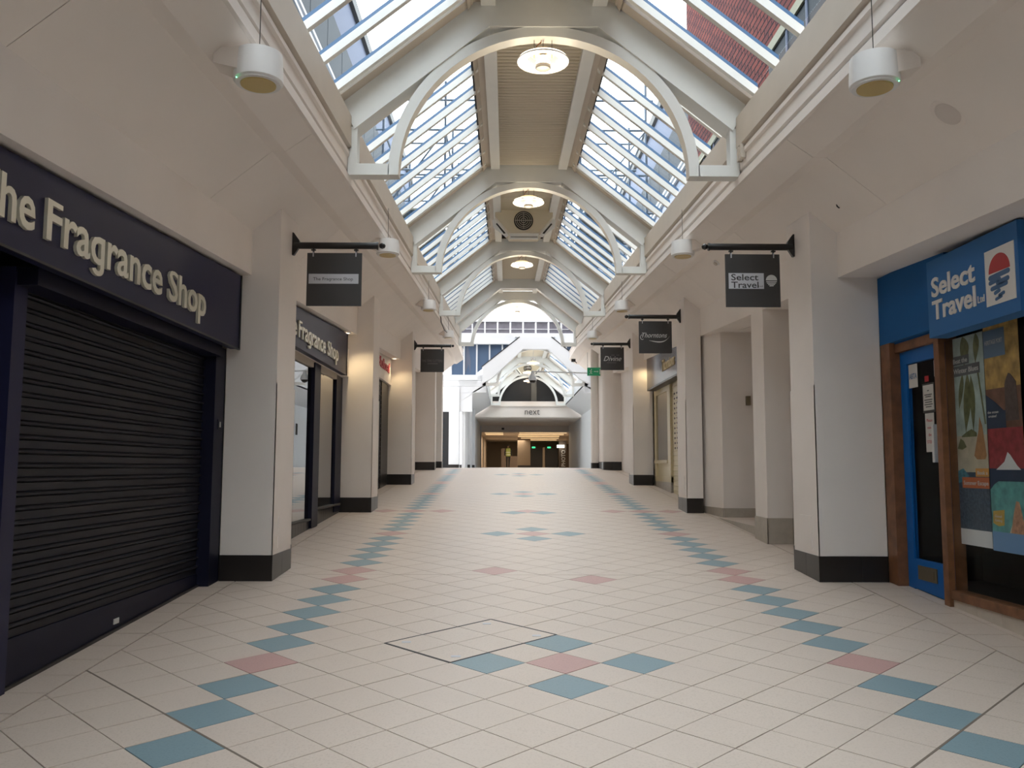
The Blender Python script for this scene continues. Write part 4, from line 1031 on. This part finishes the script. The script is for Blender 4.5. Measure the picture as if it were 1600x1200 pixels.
# black opening and stepped piers at left
so = thing('shop_opening', 'tall black shop opening at the far left of the atrium', 'shop opening', (-2.4, YA+.5, 1.47)); MB().box(-2.62, -2.26, YA+.44, YA+.5, 1.47, 3.68).build('panel', 'dark', so)
b = MB()
for k in range(12): b.box(-2.6, -2.42, YA+.42, YA+.44, 1.6+.16*k, 1.64+.16*k)
b.build('shelf_edges', 'bwin', so)
for (x0_, x1_, y0_, l) in ((-2.26, -1.86, YA+.35, 'bright white pier beside the black opening in the atrium'), (-1.98, -1.52, 36.2, 'second bright pier stepping back towards the far store'),
                         (-1.9, -1.50, 41.0, 'innermost bright pier on the left of the far store front')):
    t = thing('pillar', l, None, (x0_, y0_, 1.47), None, 'structure'); MB().box(x0_, x1_, y0_, y0_+.6, 1.47, 4.6).build('shaft', 'bright', t); MB().box(x0_-.01, x1_+.01, y0_-.012, y0_, 1.47, 1.60).build('plinth', 'black', t)
MB().box(-1.75, -1.62, YA+.5, 54, 1.4, 4.6).build('wall_far_left', 'bright').__setitem__('kind', 'structure')
MB().box(3.95, 4.05, YA+.5, 54, 1.4, 4.6).build('wall_far_right', 'bright').__setitem__('kind', 'structure')
MB().box(3.93, 3.95, 38.0, 38.3, 2.9, 3.4).build('notice_board', 'seal', bpy.data.objects['wall_far_right'])
# side ceilings of the second hall
c2 = struct('ceiling_far')
for s in (-1, 1):
    pts = [(X2+s*2.95, 4.12), (X2+s*1.95, 4.74), (X2+s*1.95, 4.80), (X2+s*2.95, 4.18)]
    MB().lprof([(x, h) for x, h in pts], [YA+.4, 44.9], lambda y: 0).build('sloping_ceiling', 'bright', c2)
    MB().lprof([(X2+s*1.95, 4.74), (X2+s*1.95, 5.3), (X2+s*2.1, 5.3), (X2+s*2.1, 4.74)], [YA+.4, 44.9], lambda y: 0).build('fascia', 'bright', c2)
# white gable verge
gb = thing('gable_front', 'thick white gable front of the second glazed roof across the atrium', 'gable', (X2, YA, 4.8))
P = [(-2.10, 4.78), (-2.10, 5.42), (-.60, 6.62), (.60, 6.62), (2.10, 5.42), (2.10, 4.78), (1.72, 4.98), (.50, 6.14), (-.50, 6.14), (-1.72, 4.98)]
MB().prism([(X2+a, z) for a, z in P], lambda x, z: (x, YA, z), lambda x, z: (x, YA+.3, z)).build('verge', 'bright', gb)
for s in (-1, 1):
    MB().prism([(X2+s*2.10, 5.43), (X2+s*.62, 6.615), (X2+s*.64, 6.635), (X2+s*2.13, 5.44)], lambda x, z: (x, YA-.02, z), lambda x, z: (x, YA+.3, z)).build('flashing', 'seal', gb)
for Y, l in ((YA+.35, 'first arched frame of the second roof just behind the white gable'), (39.0, 'middle arched frame of the second roof'), (44.6, 'last arched frame of the second roof above the far store name')):
    roof_frame(Y, X2, zr2, l, group='arched frames of the second roof')
for a, c in ((YA+.35, 39.0), (39.0, 44.6)):
    for s in 'LR': glaze(a, c, s, X2, zr2, 5)
    ridge(a, c, X2, zr2, 'bright')
for Y in (36.5, 44.2): pendant(Y, X2, zr2, 'small glowing pendant lamp under the second roof, %s' % ('near its gable front' if Y < 40 else 'above the far store name'), True)
pendant(40.2, X2-.1, zr2, 'small glowing pendant lamp under the second roof beside the domed camera', True)
air_unit(41.6, X2-.1, zr2, 'cream air unit under the ridge of the second roof')

# far store ------------------------------------------------------------
fs = struct('wall_far')
MB().box(-1.9, 4.3, 45.0, 45.3, 4.12, 4.95).build('header', 'white', fs)
MB().box(-1.9, 4.3, 44.93, 45.0, 4.68, 4.75).build('header_moulding', 'white', fs)
MB().box(-1.9, 4.3, 45.3, 54.2, 4.10, 4.2).build('soffit', 'white', fs)
MB().box(-1.9, 4.3, 54, 54.3, 3.70, 4.10).build('beam', 'white', fs)
MB().box(-.9, 3.2, 45.05, 45.1, 4.95, 6.3).build('dark_glass', 'dark', fs)
MB().box(1.32, 1.60, 45.0, 45.05, 4.95, 6.2).build('mullion', 'dim', fs)
MB().box(-3.4, X2-.98, 45.3, 45.4, 4.9, 8).build('gable_infill', 'bright', fs)
MB().box(X2+.98+.5, 6, 45.3, 45.4, 4.9, 8).build('gable_infill', 'bright', fs)
ns = thing('store_sign', 'thin dark lowercase store name on the white header across the far end', 'sign', (1.35, 44.9, 4.3))
text('lettering', 'next', 'F', (.98, 44.98, 4.25), .78, .37, 'ink', ns, depth=.01, bold=-.012)
nf = struct('wall_store')
MB().box(-1.9, 5.5, 82, 82.2, 1.4, 3.9).build('store_wall', 'tan', nf)
MB().box(-1.9, -1.75, 54.3, 82, 1.4, 3.9).build('store_wall', 'tan', nf)
MB().box(5.5, 5.6, 54.3, 82, 1.4, 3.9).build('store_wall', 'tan', nf)
MB().box(-1.9, 5.6, 54.3, 82, 3.85, 3.95).build('store_ceiling', 'tan', nf)
MB().box(-.4, -.0, 74, 74.2, 1.47, 3.1).build('brown_door', 'tan2', nf)
MB().box(.05, 1.35, 74, 74.15, 1.47, 2.45).build('low_panel', 'tan2', nf)
MB().box(.95, 2.0, 70.5, 71, 1.47, 3.85).build('store_pier', 'tan', nf)
MB().box(.95, 2.0, 70.45, 70.5, 1.47, 1.65).build('pier_base', 'black', nf)
for (x0_, x1_, y0_, y1_) in ((-1.45, -.2, 56, 57.2), (-1.45, -.2, 58.4, 59.6), (-1.45, -.2, 61, 63), (.85, 4.2, 55.4, 56.2), (.9, 4.1, 58, 58.8), (.9, 4.1, 61, 62), (.9, 4, 64.5, 65.6), (1.2, 4.2, 68.5, 70), (1.5, 4.3, 73, 76)):
    lpn = ('nearest', 'second', 'third')[int((y0_-55)/3)] if x0_ < 0 else 'one of the row of'
    t = thing('light_panel', ('%s warm glowing panel of the left group in the far store ceiling' % lpn) if x0_ < 0 else '%s wide warm glowing panel counting inwards in the far store ceiling' % {55.4: 'first', 58: 'second', 61: 'third', 64.5: 'fourth', 68.5: 'fifth', 73: 'sixth'}[y0_], 'light panel', ((x0_+x1_)/2, y0_, 3.7), 'light panels in the far store'); MB().box(x0_, x1_, y0_, y0_+.45, 3.79, 3.845).build('diffuser', 'lit', t)
for i, x in enumerate((2.15, 3.55)):
    t = thing('store_door', 'dark double door with green exit light in the far store, %s' % ('left of the pair' if i == 0 else 'right of the pair'), 'door', (x+.5, 78, 1.47))
    MB().box(x, x+1.15, 78, 78.1, 1.47, 3.2).build('leaf', 'dark', t); MB().box(x+.2, x+.5, 77.9, 78, 3.22, 3.36).build('exit_light', 'exitlit', t)
MB().box(3.32, 3.52, 78, 78.2, 1.47, 3.3).build('door_post', 'tan', nf)
MB().box(4.75, 5.2, 70, 70.2, 1.47, 3.4).build('brown_panel', 'tan2', nf)
pb = thing('photo_banner', 'dark vertical banner with white capitals at the right of the far store', 'banner', (3.9, 60, 1.47))
MB().box(3.70, 4.20, 60, 60.1, 1.47, 3.35).build('panel', 'tan2', pb)
text('lettering', 'PHOTO', 'F', (4.12, 59.97, 1.55), 1.15, .27, 'offtrim', pb, depth=.01, rot=1, bold=.03)
MB().box(3.55, 4.05, 59.7, 59.95, 2.86, 3.05).build('lit_box', 'litw', pb)
t = thing('pillar', 'white pier standing in the far store opening on the right', None, (4.7, 54.3, 1.47), None, 'structure'); MB().box(4.5, 5.05, 54.4, 54.9, 1.47, 3.7).build('shaft', 'bright', t)
for x in (4.15, 4.32): MB().box(x, x+.12, 56, 56.2, 1.47, 3.8).build('brown_post', 'tan', nf)
MB().box(-2.2, -1.55, 53.9, 54.2, 1.4, 4.2).build('jamb', 'bright', nf)
MB().box(4.9, 6, 53.9, 54.2, 1.4, 4.2).build('jamb', 'bright', nf)
for x, y in ((-.2, 62), (2.9, 62), (.3, 71), (3, 74)):  # area lamps without fittings, added to brighten the store interior
    l = bpy.data.lights.new('store_fill_light', 'AREA'); l.energy = 70; l.color = (1, .8, .58); l.size = 2.5
    lo = bpy.data.objects.new('store_fill_light', l); COL.objects.link(lo); lo.location = (x, y, 3.7)
t = thing('ceiling_camera', 'small dark camera on the white beam under the far store header', 'camera', (-.2, 53.9, 3.9)); MB().box(-.28, -.12, 53.8, 54.0, 3.84, 3.96).build('housing', 'seal', t)

# exit sign and dome camera on a white arm
ex = thing('exit_sign', 'green exit sign with running figure and arrow near the round column', 'exit sign', (2.7, 26, 4.35))
MB().box(2.47, 2.93, 25.97, 26.03, 4.285, 4.53).build('panel', 'green', ex)
b = MB()
flatpoly('F', (0, 25.965), [(2.67, 4.40), (2.77, 4.40), (2.77, 4.375), (2.81, 4.41), (2.77, 4.445), (2.77, 4.42), (2.67, 4.42)], 0, .003, b)
b.box(2.84, 2.90, 25.962, 25.97, 4.32, 4.48)
b.tube([(2.54, 25.965, 4.33), (2.57, 25.965, 4.38), (2.58, 25.965, 4.44)], .009, 6); b.tube([(2.58, 25.965, 4.38), (2.61, 25.965, 4.34)], .009, 6); b.tube([(2.53, 25.965, 4.42), (2.58, 25.965, 4.44), (2.62, 25.965, 4.40)], .007, 6)
b.lathe((2.595, 25.965, 4.47), [(.016, -.003), (.016, .003)], 12, 'y'); b.build('pictogram', 'print_white', ex)
for x in (2.48, 2.92): MB().tube([(x, 26, 4.53), (x, 26, 5.0)], .006, 6).build('hanging_rod', 'seal', ex)
cm = thing('dome_camera', 'white dome camera hung from a long thin white arm in front of the second roof', 'camera', (.8, 26.1, 4.1))
MB().tube([(.78, 26.1, 4.42), (2.79, 26.65, 4.43)], .022, 8).build('arm', 'bright', cm)
MB().lathe((.80, 26.1, 4.10), [(.05, .33), (.06, .22), (.11, .16), (.13, .06), (.13, .04)], 20).build('housing', 'bright', cm, smooth=True)
MB().lathe((.80, 26.1, 4.10), [(.02, -.05), (.07, -.03), (.10, .01), (.105, .04)], 20).build('dome', 'sblack', cm, smooth=True)
t = thing('floodlight', 'small black floodlight fixed beside the far gable on the right', 'floodlight', (2.2, 28.4, 5.0)); MB().box(2.18, 2.32, 28.5, 28.6, 5.02, 5.12).build('head', 'sblack', t); MB().tube([(2.30, 28.55, 5.05), (2.36, 28.55, 4.98)], .015, 6).build('bracket', 'sblack', t)

# ================================================================== PERSON
pn = thing('person', 'person in a yellow high-visibility vest and black clothes walking away in the far store', 'person', (.165, 66, 1.47))
def skin(name, pts, edges, rad, m, parent, sub=1):
    off = wloc(parent); me = bpy.data.meshes.new(name); me.from_pydata([tuple(Vector(p)) for p in pts], edges, []); o = bpy.data.objects.new(name, me); COL.objects.link(o); o.parent = parent
    me.materials.append(M[m]); md = o.modifiers.new('skin', 'SKIN')
    for i, r in enumerate(rad):
        sv = me.skin_vertices[0].data[i]; sv.radius = r if isinstance(r, tuple) else (r, r)
    me.skin_vertices[0].data[0].use_root = True
    md.use_smooth_shade = True
    s = o.modifiers.new('sub', 'SUBSURF'); s.levels = sub; s.render_levels = sub; return o
pts = [(0, 0, .95), (0, 0, 1.15), (0, .0, 1.38), (0, 0, 1.50), (-.10, 0, .90), (-.10, .02, .50), (-.09, -.05, .09), (-.09, .08, .04), (.10, 0, .90), (.08, .06, .50), (.06, -.12, .11), (.06, .0, .04),
       (-.19, 0, 1.40), (-.25, .0, 1.14), (-.25, .06, .90), (.19, 0, 1.40), (.25, .0, 1.14), (.25, .06, .90)]
edg = [(0, 1), (1, 2), (2, 3), (0, 4), (4, 5), (5, 6), (6, 7), (0, 8), (8, 9), (9, 10), (10, 11), (2, 12), (12, 13), (13, 14), (2, 15), (15, 16), (16, 17)]
rad = [.14, .135, .15, .055, .095, .07, .05, .04, .095, .07, .05, .04, .065, .052, .04, .065, .052, .04]
skin('body', pts, edg, rad, 'cloth', pn)
o = MB().lathe((.165, 66, 1.47+1.635), [(.02, -.115), (.055, -.10), (.075, -.03), (.08, .03), (.06, .09), (.02, .115)], 20).build('head', 'skin', pn, smooth=True)
MB().lathe((.165, 65.985, 1.47+1.655), [(.03, -.09), (.075, -.04), (.088, .03), (.065, .095), (.02, .115)], 20).build('hair', 'hair', pn, smooth=True)
for s in (-1, 1):
    MB().lathe((.165+s*.085, 66, 1.47+1.63), [(.008, -.025), (.016, 0), (.008, .025)], 8).build('ear', 'skin', pn)
    h = MB().tube([(.165+s*.25, 66.06, 2.36), (.165+s*.25, 66.07, 2.29), (.165+s*.25, 66.08, 2.26)], [.026, .032, .02], 8)
    for q in range(4): h.tube([(.165+s*.25, 66.05+.016*q, 2.28), (.165+s*.25, 66.06+.016*q, 2.21+.006*abs(q-1))], [.009, .007], 6)
    h.tube([(.165+s*.24, 66.04, 2.31), (.165+s*.225, 66.03, 2.26)], [.01, .008], 6)
    h.build('hand', 'skin', pn, smooth=True)
vv = []
b = MB(); n = 20; prof = [(.185, .15, .86), (.19, .16, 1.0), (.185, .16, 1.2), (.205, .165, 1.36), (.17, .13, 1.46), (.08, .08, 1.50)]
vs = [(.165+a*cos(2*pi*k/n), 66+c*sin(2*pi*k/n), 1.47+z) for a, c, z in prof for k in range(n)]
b.add(vs, [(j*n+k, j*n+(k+1) % n, (j+1)*n+(k+1) % n, (j+1)*n+k) for j in range(len(prof)-1) for k in range(n)]).build('vest', 'vest', pn, smooth=True)
for z in (.96, 1.14):
    b = MB(); vs = [(.165+.196*cos(2*pi*k/n), 66+.168*sin(2*pi*k/n), 1.47+z+d) for d in (0, .05) for k in range(n)]
    b.add(vs, [(k, (k+1) % n, n+(k+1) % n, n+k) for k in range(n)]).build('reflective_band', 'vestband', pn)

# ================================================================== OUTSIDE
def long_block(label, x, s, y0, y1, zb, zt, wz0, wz1, step, loc):
    t = thing('building', label, 'building', (x, (y0+y1)/2, 0))
    xa, xb = sorted((x, x+s*3.0))
    MB().box(xa, xb, y0, y1, 5.5, zt).build('wall', 'bpanel', t)
    MB().box(min(x-s*.12, xb if s > 0 else xa), max(x-s*.12, xb if s > 0 else xa), y0, y1, zt, zt+.35).build('parapet_cap', 'seal', t)
    y = y0+.1
    while y < y1-.2:
        f = MB().box(min(x, x-s*.03), max(x, x-s*.03), y, y+step-.05, wz0, wz1).build('window', 'bwin', t)
        y += step
    for z in (wz0-.35, wz0-.12): MB().box(min(x, x-s*.08), max(x, x-s*.08), y0, y1, z, z+.09).build('sill_band', 'bright', t)
    MB().box(min(x, x-s*.02), max(x, x-s*.02), y0, y1, wz0-2.4, wz0-.5).build('lower_glass', 'bluewin', t)
    return t
long_block('grey office block with dark window band and pale panels beyond the left glazing', -4.6, -1, -2, 40, 5.5, 14.9, 11.7, 13.3, 1.9, 'L')
long_block('pale office block behind the brick building beyond the right glazing', 5.6, 1, 22.8, 60, 5.5, 14.4, 11.2, 12.8, 1.9, 'R')
bb = thing('building', 'red brick building with cream framed windows beyond the right glazing', 'building', (6, 12, 0))
MB().box(4.95, 8, -3, 22.6, 5.5, 20).build('wall', 'brick', bb)
for y in (-.3, 6.0, 12.3, 18.6):
    f = MB().box(4.90, 4.96, y, y+3.1, 7.6, 9.15).build('window', 'bwin', bb)
    MB().box(4.86, 4.95, y-.12, y+3.22, 9.15, 9.34).build('lintel', 'bstone', bb)
    for zz in (7.6, 8.55): MB().box(4.88, 4.91, y, y+3.1, zz, zz+.07).build('glazing_strip', 'bpanel', f)
    for k in range(3): MB().box(4.88, 4.91, y+1.0*k, y+1.0*k+.07, 7.6, 9.15).build('glazing_strip', 'bpanel', f)
sc = thing('scaffold', 'grey tubular scaffold over the far end of the glazed roof', 'scaffold', (0.3, 22, 6.8))
for Y in (21.5, 24.5, 27.5):
    for x in (-3.2, -1.6, 0.0, 1.9, 3.6):
        MB().tube([(x, Y, 6.2 if abs(x-.4) > 3 else 7.75), (x, Y, 11.5)], .035, 6).build('standard', 'scaf', sc)
    for z in (8.0, 9.0, 10.2, 11.0):
        MB().tube([(-3.4, Y, z), (3.8, Y, z)], .03, 6).build('ledger', 'scaf', sc)
    for x0_, x1_ in ((-3.2, -1.6), (-1.6, 0), (1.9, 3.6)):
        MB().tube([(x0_, Y, 8.0), (x1_, Y, 10.2)], .025, 6).build('brace', 'scaf', sc)
for x in (-3.2, -1.6, 0, 1.9, 3.6):
    for z in (8.0, 10.2): MB().tube([(x, 21.5, z), (x, 27.5, z)], .03, 6).build('transom', 'scaf', sc)
for x0_ in (-3.1, 2.0): MB().box(x0_, x0_+1.4, 21.4, 27.6, 8.04, 8.09).build('plank_deck', 'bstone', sc)
